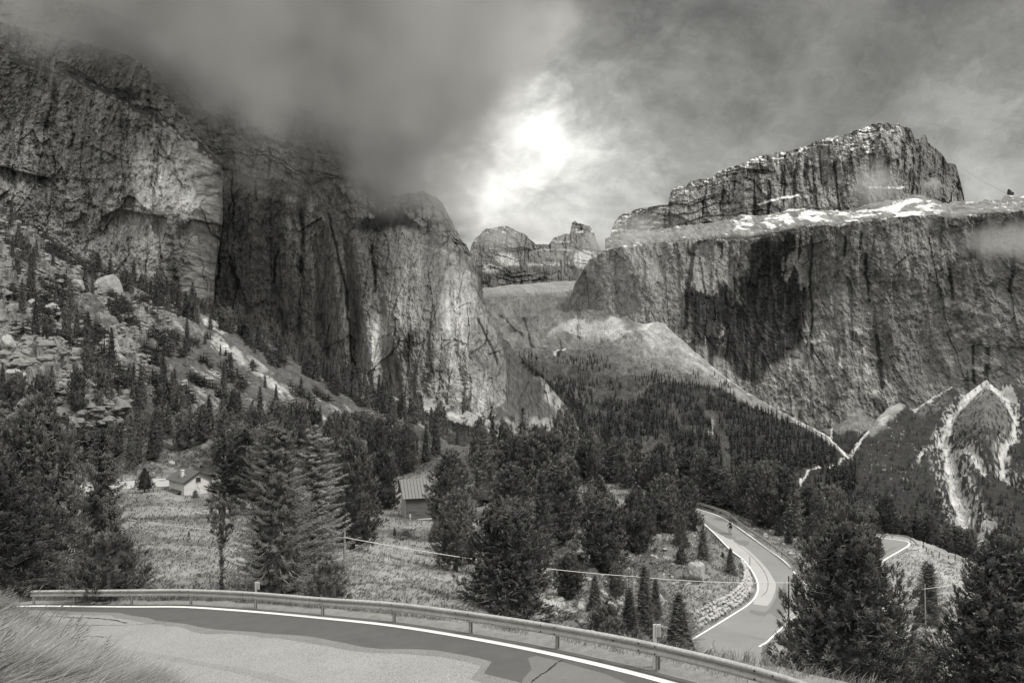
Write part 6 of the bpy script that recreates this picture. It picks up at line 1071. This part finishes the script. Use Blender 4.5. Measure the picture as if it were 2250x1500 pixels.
def dens_deck(nt):
    tc = nt.nodes.new('ShaderNodeTexCoord'); ad = nt.nodes.new('ShaderNodeVectorMath'); ad.operation = 'ADD'; ad.inputs[1].default_value = DECK_C; nt.links.new(tc.outputs['Object'], ad.inputs[0]); P = ad.outputs[0]
    sp = nt.nodes.new('ShaderNodeSeparateXYZ'); nt.links.new(P, sp.inputs[0]); X, Y, Z = sp.outputs
    n = nt.nodes.new('ShaderNodeTexNoise'); n.inputs['Scale'].default_value = .009; n.inputs['Detail'].default_value = 6; n.inputs['Roughness'].default_value = .62; nt.links.new(P, n.inputs['Vector'])
    n3 = nt.nodes.new('ShaderNodeTexNoise'); n3.inputs['Scale'].default_value = .0085; n3.inputs['Detail'].default_value = 4; nt.links.new(P, n3.inputs['Vector'])
    f = nmath(nt, 'ADD', nmath(nt, 'ADD', Z, nmath(nt, 'MULTIPLY', X, .42)), nmath(nt, 'MULTIPLY', Y, -.104)); w = nmath(nt, 'MULTIPLY', nmath(nt, 'SUBTRACT', n.outputs[0], .5), 270)
    a = nmath(nt, 'MULTIPLY', nmath(nt, 'ADD', f, w), 1 / 60.0, clamp=True)
    g = nmath(nt, 'ADD', nmath(nt, 'SUBTRACT', nmath(nt, 'MULTIPLY', Y, -.12), X), nmath(nt, 'MULTIPLY', Z, .45)); b = nmath(nt, 'MULTIPLY', nmath(nt, 'ADD', g, nmath(nt, 'MULTIPLY', w, 1.8)), 1 / 170.0, clamp=True)
    return nmath(nt, 'MULTIPLY', nmath(nt, 'MULTIPLY', nmath(nt, 'MULTIPLY', a, a), b), nmath(nt, 'MULTIPLY', nmath(nt, 'SUBTRACT', n3.outputs[0], .40, clamp=True), .075))
DECK_C = (-340, 930, 270)
vol_box('clouds', (-1100, 560, 40), (420, 1300, 500), cloud_mat('cloud_deck', dens_deck), 'low grey cloud wrapping the tops of the left massif')
def dens_puff(c, rad, k, sc, dn, seed):
    def f(nt):
        tc = nt.nodes.new('ShaderNodeTexCoord'); mp = nt.nodes.new('ShaderNodeMapping'); mp.inputs['Scale'].default_value = tuple(1 / q for q in rad); nt.links.new(tc.outputs['Object'], mp.inputs[0])
        ln = nt.nodes.new('ShaderNodeVectorMath'); ln.operation = 'LENGTH'; nt.links.new(mp.outputs[0], ln.inputs[0])
        n = nt.nodes.new('ShaderNodeTexNoise'); n.inputs['Scale'].default_value = sc; n.inputs['Detail'].default_value = 4; n.noise_dimensions = '4D'; n.inputs['W'].default_value = seed; nt.links.new(tc.outputs['Object'], n.inputs['Vector'])
        a = nmath(nt, 'SUBTRACT', 1.0, ln.outputs['Value']); a = nmath(nt, 'ADD', a, nmath(nt, 'MULTIPLY', nmath(nt, 'SUBTRACT', n.outputs[0], .56), 2.2)); lim = nmath(nt, 'SUBTRACT', 1.0, ln.outputs['Value'], clamp=True)
        return nmath(nt, 'MULTIPLY', nmath(nt, 'MULTIPLY', nmath(nt, 'MULTIPLY', a, k, clamp=True), lim), dn)
    return f
for i, (px, py, d, w, h, dn, lab) in enumerate([(1922, 412, 2480, 70, 85, .012, 'small pale wisp of cloud in front of the summit block'), (2215, 530, 1950, 130, 60, .006, 'thin wisp of cloud against the right wall'), (1100, 525, 3900, 90, 40, .004, 'mist round the distant peak on its left side'),
        (1310, 540, 3700, 45, 50, .012, 'small curl of cloud beside the knob summit'), (1400, 505, 2350, 90, 60, .006, 'faint mist on the shoulder of the right massif'), (2045, 405, 2450, 30, 18, .02, 'tiny puff of cloud on the right end of the summit block'), (1140, 505, 4900, 150, 32, .004, 'cap of cloud on the distant peak')]):
    c = P3(px, py, d); s = d / F; m = MB(); rad = (w * s, w * s, h * s); m.box((0, 0, 0), tuple(2 * q for q in rad)); o = m.build('clouds', cloud_mat('wisp', dens_puff(c, rad, 2.5, 3.0 / (w * s), dn, i * 3.1))); o.location = tuple(c); tag(o, lab, kind='stuff')
